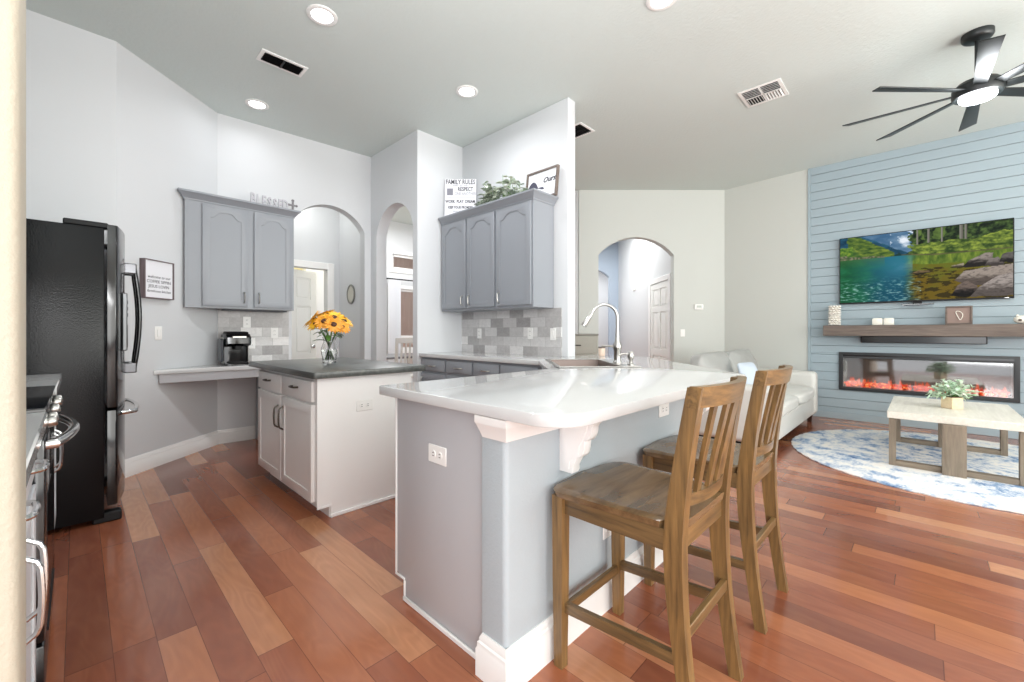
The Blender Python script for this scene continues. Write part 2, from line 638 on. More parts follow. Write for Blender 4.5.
# door casing and ajar door in the vestibule
dc = MB()
FV = frame((0, 6.03, 0), (1, 0), (0, -1))
dc.fbox(FV, 2.46, 2.55, 0, 2.12, 0, .02, .004).fbox(FV, 1.57, 1.66, 0, 2.12, 0, .02, .004).fbox(FV, 1.66, 2.46, 2.03, 2.12, 0, .02, .004)
struct('trim_1', dc, M_TRIM)


def six_panel(M, w, h, name, parent=None):
    """white six panel door leaf in a frame (u, height, outwards)"""
    m = MB().fbox(M, 0, w, 0, h, 0, .028, .002)
    hs = [(.12, .72), (.84, 1.5), (1.6, h - .1)]
    g = w / 2
    holes = [[(a, z0), (b, z0), (b, z1), (a, z1)] for z0, z1 in hs for a, b in ((.1, g - .04), (g + .04, w - .1))]
    m.poly([(0, 0), (w, 0), (w, h), (0, h)], .028, .042, M, holes)
    for hl in holes:
        (a, z0), (b, z1) = hl[0], hl[2]
        m.fbox(M, a + .025, b - .025, z0 + .025, z1 - .025, .028, .038, .008)
    return struct(name, m, M_DOOR, parent)


a = radians(20)
d1 = six_panel(frame((1.67, 6.06, .01), (cos(a), sin(a)), (sin(a), -cos(a))), .77, 2.0, 'door_1')
kb = MB().lathe([(0, 0), (.012, .002), (.012, .02), (.028, .032), (.03, .045), (.02, .058), (0, .062)], n=16,
                M=Matrix.Translation((1.67 + .7 * cos(a) + .036 * sin(a), 6.06 + .7 * sin(a) - .036 * cos(a), .95)) @ Matrix.Rotation(pi / 2, 4, 'X'))
struct('door_knob', kb, M_CHROME, d1)
# nook beyond the second arch, with a window and a transom
wb = MB()
FN = frame((0, 7.7, 0), (1, 0), (0, -1))
wb.poly([(2.77, 0), (5.65, 0), (5.65, H), (2.77, H)], -.14, 0, FN,
        [[(4.5, .78), (5.3, .78), (5.3, 2.04), (4.5, 2.04)], [(4.44, 2.43), (5.3, 2.43), (5.3, 2.74), (4.44, 2.74)]])
struct('wall_nook', wb, M_WALL)


def window(name, u0, u1, z0, z1, rails):
    m = MB()
    for a_, b_, c_, d_ in ((u0, u0 + .05, z0, z1), (u1 - .05, u1, z0, z1), (u0, u1, z0, z0 + .05), (u0, u1, z1 - .05, z1)):
        m.fbox(FN, a_, b_, c_, d_, -.1, -.03, .004)
    for r in rails:
        m.fbox(FN, u0, u1, r - .025, r + .025, -.1, -.04, .004)
    w = struct(name, m, M_TRIM)
    struct('pane', MB().fbox(FN, u0 + .04, u1 - .04, z0 + .04, z1 - .04, -.075, -.07), M_GLASS, w)
    c = MB()
    for a_, b_, c_, d_ in ((u0 - .07, u0, z0 - .07, z1 + .07), (u1, u1 + .07, z0 - .07, z1 + .07), (u0, u1, z1, z1 + .07), (u0, u1, z0 - .07, z0)):
        c.fbox(FN, a_, b_, c_, d_, 0, .02, .003)
    struct('casing', c, M_TRIM, w)


window('window_1', 4.5, 5.3, .78, 2.04, [1.05])
window('window_2', 4.44, 5.3, 2.43, 2.74, [])
fm = MB()
for k in range(36):
    fm.box(3 + k * .14, 3.13 + k * .14, 10.8, 10.83, 0, 3.6)
solo('garden_fence', fm, M_BLIND, 'tan board fence seen outside through the nook window', 'fence')
struct('wall_nook_right', MB().box(5.53, 5.65, 3.92, 7.7, 0, H), M_WALL)
# living room diagonal wall with the third arch, in the frame (across, height, towards the kitchen)
LU, LN = RT, (-FW[0], -FW[1])
O = FR(6.69, 0)
F_LIV = frame((O[0], O[1], 0), LU, LN)
struct('wall_living', arch_wall(MB(), F_LIV, 1.06, 3.37, H, 1.371, 2.568, 2.37, .285, -.14, 0), M_WALL_LIVING)
PA, PB = Vector(FR(6.69, 3.37)), Vector((7.03, 1.10))
PU = (PB - PA).normalized()
PN = Vector((PU.y, -PU.x))
F_WH = frame((PA.x, PA.y, 0), PU, PN)
struct('wall_sofa', MB().fbox(F_WH, -.02, (PB - PA).length, 0, H, -.12, 0), M_WALL_LIVING)
# hall beyond the third arch
F_HR = frame((*FR(0, 2.62), 0), FW, (-RT[0], -RT[1]))
struct('wall_hall_right', MB().poly([(6.83, 0), (7.04, 0), (7.04, 2.03), (7.95, 2.03), (7.95, 0), (10.4, 0), (10.4, H), (6.83, H)], -.12, 0, F_HR), M_WALL)
d2 = six_panel(frame((*FR(7.05, 2.655), .01), FW, (-RT[0], -RT[1])), .89, 2.01, 'door_2')
hm = MB()
for z in (.3, 1.1, 1.8):
    hm.fbox(F_HR, 7.93, 7.96, z, z + .1, -.035, .005, .002)
struct('hinges', hm, M_STEEL, d2)
dc = MB()
dc.fbox(F_HR, 6.95, 7.04, 0, 2.12, 0, .02, .004).fbox(F_HR, 7.95, 8.06, 0, 2.12, 0, .02, .004).fbox(F_HR, 7.04, 7.95, 2.03, 2.12, 0, .02, .004)
struct('trim_2', dc, M_TRIM)
O = FR(10.4, 0)
struct('wall_hall_back', arch_wall(MB(), frame((O[0], O[1], 0), LU, LN), .7, 2.62, H, 1.25, 2.40, 2.5, .25, -.14, 0), M_HALLBLUE)
O = FR(0, .7)
struct('wall_hall_left', MB().fbox(frame((O[0], O[1], 0), FW, RT), 6.83, 12.6, 0, H, -.12, 0), M_WALL)
O = FR(12.6, 0)
struct('wall_hall_far', MB().fbox(frame((O[0], O[1], 0), LU, LN), .5, 3.2, 0, H, -.12, 0), M_WALL)
O = FR(0, 2.9)
struct('wall_back_hall', MB().fbox(frame((O[0], O[1], 0), FW, (-RT[0], -RT[1])), 10.54, 12.6, 0, H, -.12, 0), M_WALL)

# television wall: backing with the fireplace recess, then shiplap boards
FY0, FY1, FZ0, FZ1 = -.74, .775, .405, .875
tw = MB()
for y0, y1, z0, z1 in ((-6, FY0, 0, H), (FY1, 1.10, 0, H), (FY0, FY1, 0, FZ0), (FY0, FY1, FZ1, H)):
    tw.box(7.05, 7.3, y0, y1, z0, z1)
struct('wall_tv', tw, paint('blue_grey_groove', C(132, 148, 156), .6, var=0))
sb = MB()
z = .036 - .1165
while z < H:
    z0, z1 = max(0, z + .002), min(H, z + .1165 - .002)
    segs = []
    if z1 <= FZ0 or z0 >= FZ1:
        segs = [(-6, 1.10, z0, z1)]
    else:
        a_, b_ = max(z0, FZ0), min(z1, FZ1)
        segs = [(-6, FY0, a_, b_), (FY1, 1.10, a_, b_)]
        if z0 < FZ0:
            segs.append((-6, 1.10, z0, FZ0))
        if z1 > FZ1:
            segs.append((-6, 1.10, FZ1, z1))
    for y0, y1, c_, d_ in segs:
        sb.box(7.03, 7.052, y0, y1, c_, d_, .0015)
    z += .1165
sb.box(7.018, 7.052, 1.10, 1.13, 0, H, .002)
struct('wall_shiplap', sb, M_SHIP)

# pony wall under the bar
pw = [(.95, .95), (2.49, .95), (3.66, 2.12), (3.66, 2.43), (3.39, 2.43), (3.39, 2.06), (2.44, 1.07), (.95, 1.07)]


def rounded(loop, idx, r, n=8):
    out = []
    L = len(loop)
    for i, p in enumerate(loop):
        if i in idx:
            rr = idx[i] if isinstance(idx, dict) else r
            p = Vector(p)
            a_ = (Vector(loop[i - 1]) - p).normalized()
            b_ = (Vector(loop[(i + 1) % L]) - p).normalized()
            th = a_.angle(b_)
            t_ = rr / math.tan(th / 2)
            c_ = p + (a_ + b_).normalized() * (rr / sin(th / 2))
            s0, s1 = p + a_ * t_ - c_, p + b_ * t_ - c_
            a0 = atan2(s0.y, s0.x)
            d = (atan2(s1.y, s1.x) - a0 + pi) % (2 * pi) - pi
            out += [(c_.x + rr * cos(a0 + d * k / n), c_.y + rr * sin(a0 + d * k / n)) for k in range(n + 1)]
        else:
            out.append(tuple(p))
    return out


struct('wall_peninsula', MB().poly(rounded(pw, {0: .02, 7: .008}, 0, 6), 0, .874), M_PONY)
BASE = [(0, 0), (.02, 0), (.02, .09), (.016, .097), (.016, .112), (.011, .117), (.011, .126), (.004, .14), (0, .14)]
struct('baseboard_peninsula', MB().sweep([(.975, 1.055), (.95, 1.055), (.95, .95), (2.49, .95), (3.66, 2.12), (3.66, 2.43)], BASE), M_TRIM)
CAP = [(0, .80), (.008, .80), (.012, .812), (.024, .845), (.027, .85), (.027, .874), (0, .874)]
struct('trim_3', MB().sweep([(.975, 1.045), (.95, 1.045), (.95, .95), (2.49, .95), (3.66, 2.12)], CAP), M_TRIM)
# wall baseboards
struct('baseboard_left', MB().sweep([(1.335, 5.169), (DB.x, DB.y), (DA.x, DA.y), (-.7, 4.475)], [(-d, z) for d, z in BASE]), M_TRIM)
def bb(name, pts):
    struct(name, MB().sweep(pts, BASE), M_TRIM)
bb('baseboard_living', [(FR(6.69, 2.568)), tuple(PA), tuple(PB)])
struct('baseboard_tv', MB().box(7.015, 7.03, -6, 1.10, 0, .09, .003), M_SHIP)
# backsplashes
struct('trim_backsplash_desk', MB().fbox(F_DESK, .005, .665, .80, 1.385, 0, .012), tile_mat('marble_tile_desk', False))
struct('trim_backsplash_sink', MB().box(3.257, 3.27, 2.50, 4.02, .915, 1.385), tile_mat('marble_tile_sink', True))

# ------------------------------------------------------------------ kitchen cabinets
def arch_top(w, h, st, rise, n=24):
    out = []
    for k in range(n + 1):
        t = k / n
        q = min(1, max(0, (t - .08) / .84))
        e_ = min(1, min(q, 1 - q) / .30)
        s = .70 * e_ * e_ * (3 - 2 * e_) + .30 * (1 - (2 * q - 1) ** 2)
        out.append((st + (w - 2 * st) * t, h - st - rise * (1 - s)))
    return out


def leaf(parent, name, F, u0, u1, z0, z1, mat, arch=0, st=.06, n0=0, raised=False):
    """framed cabinet door: slab, raised frame and centre field; one mesh"""
    w, h = u1 - u0, z1 - z0
    M = F @ Matrix.Translation((u0, z0, n0))
    m = MB().fbox(M, 0, w, 0, h, 0, .0145, .002)
    if arch:
        hole = [(st, st), (w - st, st)] + arch_top(w, h, st, arch)[::-1]
    else:
        hole = [(st, st), (w - st, st), (w - st, h - st), (st, h - st)]
    m.poly([(0, 0), (w, 0), (w, h), (0, h)], .0145, .021, M, [hole], b=.0015)
    if raised:
        cx, cz = w / 2, h / 2
        if arch:
            s2 = st + .018
            inner = [(s2, s2), (w - s2, s2)] + [(p[0], p[1]) for p in arch_top(w, h, s2, arch)[::-1]]
        else:
            s2 = st + .018
            inner = [(s2, s2), (w - s2, s2), (w - s2, h - s2), (s2, h - s2)]
        m.poly(inner, .012, .018, M, b=.003)
    return part(name, m, mat, parent)


def slab(parent, name, F, u0, u1, z0, z1, mat, n0=0):
    return part(name, MB().fbox(F, u0, u1, z0, z1, n0, n0 + .02, .005, 2), mat, parent)


def pull(parent, F, a, b, n0=.02, out=.03, r=.006, mat=None, name='handle'):
    """bowed bar pull between two points (u, z) on a front"""
    pts = []
    for k in range(13):
        t = k / 12
        d = out * min(1, (1 - abs(2 * t - 1)) * 5) * (1 + .25 * (1 - (2 * t - 1) ** 2)) / 1.25
        pts.append(F @ Vector((a[0] + (b[0] - a[0]) * t, a[1] + (b[1] - a[1]) * t, n0 + d)))
    return part(name, MB().tube(pts, r, 8), mat or M_STEEL, parent)


CROWN = [(0, 0), (.006, 0), (.010, .014), (.016, .018), (.034, .045), (.05, .058), (.055, .062), (.055, .078), (0, .078)]

# upper cabinet over the desk
G1 = 'grey arched wall cabinets'
t = thing('wall_cabinet', 'grey two-door arched wall cabinet mounted above the coffee maker', 'cabinet', (1.15, 4.85, 1.38), G1)
FC = frame((0, 4.86, 0), (1, 0), (0, -1))
part('carcass', MB().poly([(.685, 4.86), (1.625, 4.86), (1.625, 5.135), (.95, 5.135), (.69, 4.89)], 1.38, 2.385), M_CAB, t)
for u0, u1, hu in ((.815, 1.19, 1.155), (1.245, 1.60, 1.285)):
    d = leaf(t, 'door', FC, u0, u1, 1.40, 2.36, M_CAB, .06)
    pull(d, FC, (hu, 1.44), (hu, 1.545))
part('crown_moulding', MB().sweep([(1.625, 5.13), (1.625, 4.86), (.685, 4.86), (.685, 4.90)], [(-d_, 2.375 + z_) for d_, z_ in CROWN][::-1]).poly([(.685, 4.862), (1.624, 4.862), (1.624, 5.13), (.95, 5.13), (.69, 4.885)], 2.42, 2.4449), M_CAB, t)
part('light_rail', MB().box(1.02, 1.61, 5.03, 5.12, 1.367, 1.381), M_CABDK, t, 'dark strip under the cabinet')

# upper cabinet on the sink wall
t = thing('wall_cabinet', 'grey three-door arched wall cabinet mounted beside the sink, with signs on top', 'cabinet', (3.1, 3.3, 1.385), G1)
FS = frame((2.95, 0, 0), (0, 1), (-1, 0))
part('carcass', MB().box(2.95, 3.256, 2.59, 4.005, 1.385, 2.40, .002), M_CAB, t)
for u0, u1, hu in ((3.555, 3.975, 3.60), (3.10, 3.525, 3.48), (2.61, 3.07, 3.025)):
    d = leaf(t, 'door', FS, u0, u1, 1.41, 2.375, M_CAB, .06)
    pull(d, FS, (hu, 1.44), (hu, 1.545))
part('crown_moulding', MB().sweep([(3.256, 2.59), (2.95, 2.59), (2.95, 4.005)], [(-d_, 2.385 + z_) for d_, z_ in CROWN][::-1]).box(2.952, 3.25, 2.592, 4.0, 2.44, 2.462), M_CAB, t)

# base cabinets below the sink wall, four units of drawer over door
FB = frame((2.68, 0, 0), (0, 1), (-1, 0))
units = [(3.555, 4.005, 'grey base cabinet in the corner by the arch, first of the run'),
         (3.12, 3.55, 'grey base cabinet under the quartz, second from the arch'),
         (2.745, 3.115, 'grey base cabinet under the quartz, third from the arch'),
         (2.27, 2.74, 'grey base cabinet next to the sink corner, fourth from the arch')]
for u0, u1, lab in units:
    t = thing('base_cabinet', lab, 'cabinet', (2.95, (u0 + u1) / 2, 0), 'base cabinets along the sink wall')
    part('carcass', MB().box(2.68, 3.25, u0, u1, .1, .874, .001).box(2.75, 3.25, u0, u1, 0, .1), M_CAB, t)
    d = slab(t, 'drawer', FB, u0 + .012, u1 - .012, .73, .85, M_CAB)
    um = (u0 + u1) / 2
    pull(d, FB, (um - .055, .785), (um + .055, .785))
    d = leaf(t, 'door', FB, u0 + .012, u1 - .012, .125, .70, M_CAB)
    pull(d, FB, (u1 - .05, .55), (u1 - .05, .66))

# corner sink cabinet with a diagonal front
t = thing('sink_cabinet', 'grey corner cabinet below the sink with a diagonal front', 'cabinet', (2.7, 1.8, 0))
cp = [(2.68, 2.265), (3.385, 2.265), (3.385, 2.07), (2.43, 1.10), (2.135, 1.10), (2.135, 1.67), (2.135, 1.72)]
part('carcass', MB().poly(cp, .1, .66), M_CAB, t)
FD = frame((2.135, 1.72, 0), (1, 1), (-1, 1))
leaf(t, 'door', FD, .02, .375, .125, .64, M_CAB)
leaf(t, 'door', FD, .385, .74, .125, .64, M_CAB)

# peninsula cabinet: end panel towards the room, doors towards the kitchen
t = thing('peninsula_cabinet', 'grey cabinet of the peninsula with a plain end panel facing the room', 'cabinet', (1.55, 1.4, 0))
part('carcass', MB().box(.99, 2.13, 1.073, 1.64, .1, .874).box(.99, 2.13, 1.073, 1.585, 0, .1), M_CAB, t)
pe = [(1.073, 0), (1.59, 0), (1.59, .07), (1.60, .085), (1.658, .1), (1.658, .874), (1.073, .874)]
FE = frame((.98, 0, 0), (0, 1), (-1, 0))
part('end_panel', MB().poly(pe, -.01, 0, FE, b=.001), M_PANEL, t, 'plain warm grey end panel')
tr = MB()
tr.fbox(FE, 1.074, 1.597, 0, .02, 0, .010, .003).fbox(FE, 1.586, 1.597, .02, .085, 0, .006, .002).fbox(FE, 1.590, 1.664, .085, .096, 0, .006, .002).fbox(FE, 1.653, 1.664, .096, .874, 0, .006, .002)
part('edge_trim', tr, M_TRIM, t, 'thin white trim along the panel edge')
FK = frame((0, 1.64, 0), (-1, 0), (0, 1))
for u0, u1 in ((-1.36, -1.0), (-1.74, -1.38), (-2.12, -1.76)):
    d = slab(t, 'drawer', FK, u0, u1, .72, .85, M_CAB)
    pull(d, FK, ((u0 + u1) / 2 - .05, .785), ((u0 + u1) / 2 + .05, .785))
    d = leaf(t, 'door', FK, u0, u1, .125, .70, M_CAB)
    pull(d, FK, (u1 - .05, .55), (u1 - .05, .66))

# quartz worktop with the sink cut-out
E1, E2 = Vector((1, 1)).normalized(), Vector((1, -1)).normalized()


def SK(a_, b_):
    p = E1 * a_ + E2 * b_
    return (p.x, p.y)


S0, S1, T0, T1 = 2.78, 3.60, .335, .905
ctr = [(.92, 1.712), (.92, .70), (2.585, .70), (3.81, 1.925), (3.81, 2.44), (3.398, 2.44), (3.262, 2.424), (3.262, 4.015), (2.645, 4.015), (2.645, 2.265), (2.092, 1.712)]
ctr = rounded(ctr, {0: .012, 1: .13, 2: .03, 3: .03, 4: .01}, 0, 10)
hole = [SK(S0 + .02, T0 + .02), SK(S1 - .02, T0 + .02), SK(S1 - .02, T1 - .02), SK(S0 + .02, T1 - .02)]
solo('quartz_worktop', MB().poly(ctr, .8755, .915, None, [hole], b=.004), M_QUARTZ, 'white quartz worktop running from the sink wall round to the rounded bar end', 'countertop', loc=(2.2, 1.6, .8755))

# corner sink
MS = Matrix(((E1.x, E2.x, 0, 0), (E1.y, E2.y, 0, 0), (0, 0, 1, 0), (0, 0, 0, 1)))
t = thing('kitchen_sink', 'dark steel drop-in corner sink set into the white quartz worktop', 'sink', (*SK(3.19, .62), .70))
rim = MB().poly(rounded([(S0, T0), (S1, T0), (S1, T1), (S0, T1)], {0: .02, 1: .02, 2: .02, 3: .02}, 0, 5), .9152, .921, MS,
                [[(S0 + .04, T0 + .03), (S1 - .04, T0 + .03), (S1 - .04, T1 - .125), (S0 + .04, T1 - .125)]], b=.002)
part('rim', rim, M_STEEL, t, 'steel rim and tap deck')
b0, b1, c0, c1 = S0 + .04, S1 - .04, T0 + .03, T1 - .125
bw = MB()
ring = lambda k, z_: [(b0 + k, c0 + k, z_), (b1 - k, c0 + k, z_), (b1 - k, c1 - k, z_), (b0 + k, c1 - k, z_)]
bw.loft([ring(-.004, .918), ring(0, .905), ring(.008, .74), ring(.03, .715)], cap=False, M=MS)
bw.raw(ring(.03, .715), [(0, 1, 2, 3)], MS)
part('bowl', bw, M_SINK, t, 'dark sink bowl')
part('drain', MB().lathe([(0, .004), (.03, .004), (.042, .002), (.045, 0)], (*SK(3.19, .57), .716)), M_CHROME, t)

# tap
fx, fy = SK(3.19, .845)
t = thing('kitchen_faucet', 'tall brushed steel gooseneck faucet behind the sink', 'faucet', (fx, fy, .921))
part('base', MB().lathe([(0, 0), (.032, 0), (.032, .008), (.026, .014), (.025, .09), (.03, .1), (.033, .115), (.032, .13), (.022, .15), (.016, .18), (.013, .24), (0, .24)], (fx, fy, .921)), M_STEEL, t)
pts = []
for k in range(6):
    pts.append(Vector((0, 0, 1.12 + .028 * k)))
R = .098
for k in range(1, 17):
    an = pi * k / 16 * .84
    pts.append(Vector((-(R - R * cos(an)), 0, 1.26 + R * sin(an))))
dv = (pts[-1] - pts[-2]).normalized()
pts.append(pts[-1] + dv * .02)
def tf(p):
    q = E2 * p.x
    return Vector((fx + q.x, fy + q.y, p.z))
part('spout', MB().tube([tf(p) for p in pts], .0115, 12), M_STEEL, t)
hp = [pts[-1] + dv * k for k in (0, .012, .05, .1, .112)]
sh = part('spray_head', MB().tube([tf(p) for p in hp], [.0125, .0165, .0175, .023, .021], 14), M_STEEL, t)
c_ = hp[2] + Vector((.019 * abs(dv.z), 0, .006))
part('button', MB().tube([tf(c_), tf(c_ + dv * .04)], .006, 8), M_BLACKM, sh, 'black spray button')
part('lever', MB().tube([tf(Vector((-.02, 0, 1.04))), tf(Vector((-.055, 0, 1.043))), tf(Vector((-.12, 0, 1.045)))], [.009, .006, .005], 8), M_STEEL, t)
sx, sy = SK(2.92, .868)
t = thing('soap_dispenser', 'short steel soap dispenser pump beside the faucet', 'soap dispenser', (sx, sy, .921))
part('base', MB().lathe([(0, 0), (.024, 0), (.024, .006), (.012, .014), (.011, .03), (.018, .04), (.022, .06), (.02, .085), (.012, .095), (0, .096)], (sx, sy, .921)), M_STEEL, t)
part('nozzle', MB().tube([(sx, sy, .921 + .07)] + [tuple(Vector((sx, sy, .921)) + Vector((E2.x * -k, E2.y * -k, z_))) for k, z_ in ((.03, .078), (.06, .078), (.085, .066))], [.008, .0075, .007, .006], 10), M_STEEL, t)

# candle jar standing on the quartz ledge
jx, jy = FR(4.16, .885)
t = thing('candle_jar', 'small peach candle jar with a dark lid on the quartz ledge behind the sink', 'candle', (jx, jy, .9155))
part('jar', MB().lathe([(0, 0), (.03, 0), (.033, .006), (.033, .075), (0, .075)], (jx, jy, .9155)), paint('peach_wax', C(226, 204, 186), .4, var=.02), t)
part('lid', MB().lathe([(0, .075), (.035, .075), (.035, .09), (0, .092)], (jx, jy, .9155)), M_FRAMEBR, t)

# brackets under the bar
def corbel(x, lab):
    FCB = frame((x, .95, 0), (0, -1), (-1, 0))
    pr = [(0, .645), (.055, .645), (.06, .655), (.06, .672), (.075, .70)]
    for k in range(9):
        a_ = -pi / 2 + pi * k / 8 * .5
        pr.append((.075 + .03 * cos(a_) * 1.0, .735 + .03 * sin(a_)))
    pr += [(.108, .742), (.110, .765)]
    for k in range(9):
        a_ = -pi / 2 + pi / 2 * k / 8
        pr.append((.110 + .03 * cos(a_), .82 + .05 * sin(a_)))
    pr += [(.145, .83), (.158, .842), (.163, .874), (0, .874)]
    m = MB().poly(pr, -.045, 0, FCB, b=.003)
    s = .014
    ins = [(.014, .66), (.045, .66), (.05, .69), (.085, .715), (.09, .75), (.105, .775), (.122, .81), (.128, .86), (.014, .86)]
    m.poly(ins, 0, .004, FCB, b=.002)
    solo('corbel', m, M_TRIM, lab, 'bracket', 'white brackets under the bar')


corbel(1.225, 'white scrolled bracket under the rounded bar end, beside the first stool')
corbel(2.40, 'white scrolled bracket under the far end of the bar, behind the second stool')

# ------------------------------------------------------------------ wall plates
def outlet(F, u, z, label, horizontal=False, kind='outlet', group='wall outlets'):
    M = F @ Matrix.Translation((u, z, 0))
    if horizontal:
        M = M @ Matrix.Rotation(pi / 2, 4, 'Z')
    o = M @ Vector((0, -.0575, 0))
    t = thing('wall_outlet' if kind == 'outlet' else 'light_switch', label, kind, tuple(M @ Vector((0, 0, 0))), group)
    part('plate', MB().fbox(M, -.036, .036, -.058, .058, 0, .006, .003), M_PLATE, t)
    if kind == 'outlet':
        for s in (-.021, .021):
            so = part('socket', MB().poly([(.015 * cos(k * pi / 8), s + .0145 * sin(k * pi / 8)) for k in range(16)], .006, .0085, M), M_PLATE, t)
            sl = MB()
            for dx in (-.006, .006):
                sl.fbox(M, dx - .0014, dx + .0014, s - .004, s + .006, .0082, .0092)
            part('slot', sl, M_SLOT, so, 'dark slots')
    else:
        part('rocker', MB().fbox(M, -.015, .015, -.032, .032, .006, .010, .003), M_PLATE, t)
    return t


outlet(FE, 1.355, .672, 'white outlet laid sideways on the grey end panel of the peninsula', True)
FPW = frame((0, .95, 0), (1, 0), (0, -1))
outlet(FPW, 1.55, .345, 'white outlet low on the blue-grey bar wall behind the first stool')
outlet(FPW, 2.09, .755, 'white outlet high on the blue-grey bar wall just under the quartz', True)
FBS = frame((3.257, 0, 0), (0, 1), (-1, 0))
outlet(FBS, 3.69, 1.133, 'white outlet on the marble tile nearest the passage arch, under the three-door cabinet')
outlet(FBS, 2.90, 1.135, 'white outlet in the middle of the marble tile beneath the three-door cabinet')
outlet(FBS, 2.60, 1.128, 'white switch on the marble tile at the free end of the sink wall', kind='switch', group='light switches')
FDS = F_DESK @ Matrix.Translation((-1.0, 0, .012))
outlet(FDS, 1.258, 1.255, 'cream outlet on the marble tile just above the coffee maker')
outlet(FDS, 1.52, 1.14, 'white outlet on the marble tile to the right of the coffee maker')
outlet(FDS, 1.30, 1.03, 'white outlet on the marble tile low beside the coffee maker')
FIS = frame((0, 2.63, 0), (1, 0), (0, -1))
outlet(FIS, 1.315, .67, 'white outlet laid sideways on the white side of the island', True)
outlet(F_DIAG, .374, 1.14, 'white switch on the wall below the framed coffee sign', kind='switch', group='light switches')
outlet(F_LIV, 2.705, 1.135, 'white switch on the living room wall below the thermostat', kind='switch', group='light switches')
M = F_LIV @ Matrix.Translation((2.955, 1.545, 0))
t = thing('thermostat', 'white rectangular thermostat on the living room wall above the sofa', 'thermostat', tuple(M @ Vector((0, 0, 0))))
part('housing', MB().fbox(M, -.07, .07, -.045, .045, 0, .025, .006, 2), M_PLATE, t)
part('screen', MB().fbox(M, -.04, .04, -.012, .025, .025, .0265), paint('lcd_grey', C(176, 184, 176), .3, var=0), t)
M = F_HR @ Matrix.Translation((9.0, 2.12, 0))
t = thing('door_chime', 'small white door chime high on the wall in the arched hall', 'door chime', tuple(M @ Vector((0, 0, 0))))
part('housing', MB().fbox(M, -.06, .06, -.09, .09, 0, .04, .006), M_PLATE, t)
part('grille', MB().fbox(M, -.04, .04, -.07, -.02, .04, .043, .001), M_CREAM, t)

# ------------------------------------------------------------------ island
t = thing('kitchen_island', 'white island cabinet with two drawers over two doors and a dark top', 'kitchen island', (1.33, 3.2, 0))
part('carcass', MB().box(1.02, 1.665, 2.64, 3.80, .085, .874).box(1.09, 1.665, 2.64, 3.80, 0, .085), M_WHITECAB, t)
part('end_panel', MB().poly([(1.095, 0), (1.67, 0), (1.67, .874), (1.012, .874), (1.012, .082), (1.095, .065)], -.012, 0, FIS, b=.001), M_WHITECAB, t)
part('shoe_moulding', MB().fbox(FIS, 1.09, 1.67, 0, .022, 0, .01, .003).fbox(FIS, 1.01, 1.10, .07, .085, 0, .005, .002), M_WHITECAB, t)
FI = frame((1.02, 0, 0), (0, 1), (-1, 0))
for u0, u1, hu in ((2.69, 3.235, 3.20), (3.255, 3.785, 3.30)):
    d = slab(t, 'drawer', FI, u0, u1, .715, .845, M_WHITECAB)
    um = (u0 + u1) / 2
    pull(d, FI, (um - .05, .79), (um + .05, .79), mat=paint('dark_nickel', C(96, 90, 84), .3, metal=1, var=0) if u0 < 3 else bpy.data.materials['dark_nickel'])
    d = leaf(t, 'door', FI, u0, u1, .10, .70, M_WHITECAB, raised=False)
    pull(d, FI, (hu, .47), (hu, .63), mat=bpy.data.materials['dark_nickel'])
solo('island_worktop', MB().poly(rounded([(.95, 3.87), (.95, 2.52), (1.725, 2.52), (1.725, 3.87)], {0: .02, 1: .02, 2: .02, 3: .02}, 0, 4), .8755, .915, b=.005), M_DARKTOP, 'charcoal worktop lying on the white island', 'countertop')

# ------------------------------------------------------------------ desk
t = thing('desk_counter', 'white desk counter fixed in the corner below the coffee maker', 'desk', (1.0, 4.95, .70))
dk = [(.452, 4.69), (1.665, 4.69), (1.665, 5.13), (.95, 5.13), (.475, 4.71)]
part('top', MB().poly(dk, .785, .825, b=.004), M_QUARTZ, t)
part('apron', MB().box(.49, 1.33, 4.705, 4.725, .705, .7845, .002), M_PANEL, t, 'grey apron')
t = thing('base_cabinet', 'grey base cabinet holding up the desk counter behind the island', 'cabinet', (1.66, 4.93, 0))
part('carcass', MB().box(1.335, 1.66, 4.72, 5.13, .1, .7845).box(1.335, 1.66, 4.79, 5.13, 0, .1), M_CAB, t)
FDK = frame((0, 4.72, 0), (1, 0), (0, -1))
d = slab(t, 'drawer', FDK, 1.35, 1.645, .64, .77, M_CAB)
pull(d, FDK, (1.44, .7), (1.55, .7))
d = leaf(t, 'door', FDK, 1.35, 1.645, .125, .62, M_CAB)
pull(d, FDK, (1.39, .48), (1.39, .58))

# coffee maker
cx, cy, cz = 1.115, 4.965, .8255
t = thing('coffee_maker', 'black and silver pod coffee maker on the white desk counter', 'coffee maker', (cx, cy, cz))
sd = [(-.13, 0), (.13, 0), (.13, .012), (-.02, .016), (-.02, .175), (.10, .19), (.125, .21), (.12, .27), (.07, .305), (-.10, .31), (-.13, .29)]
MC = frame((cx, cy, cz), (0, -1), (1, 0))
part('body', MB().poly(sd, -.105, .105, MC, b=.008), M_BLACK, t)
for n_ in (-.114, .104):
    part('side_trim', MB().fbox(MC, -.12, .0, .01, .27, n_, n_ + .01, .004), M_STEEL, t, 'silver side panel')
part('lid', MB().poly([(-.10, .305), (.075, .30), (.05, .325), (-.07, .33)], -.095, .095, MC, b=.006), M_BLACKM, t)
part('lid_handle', MB().fbox(MC, .118, .132, .265, .285, -.06, .06, .004), M_STEEL, t)
part('drip_tray', MB().fbox(MC, -.01, .125, .012, .028, -.08, .08, .004), M_BLACKM, t)
part('water_tank', MB().fbox(MC, -.12, .05, .03, .26, -.135, -.115, .008), paint('smoky_tank', C(70, 72, 78), .15, var=0), t)
part('spout', MB().fbox(MC, .03, .08, .15, .19, -.03, .03, .006), M_BLACKM, t)

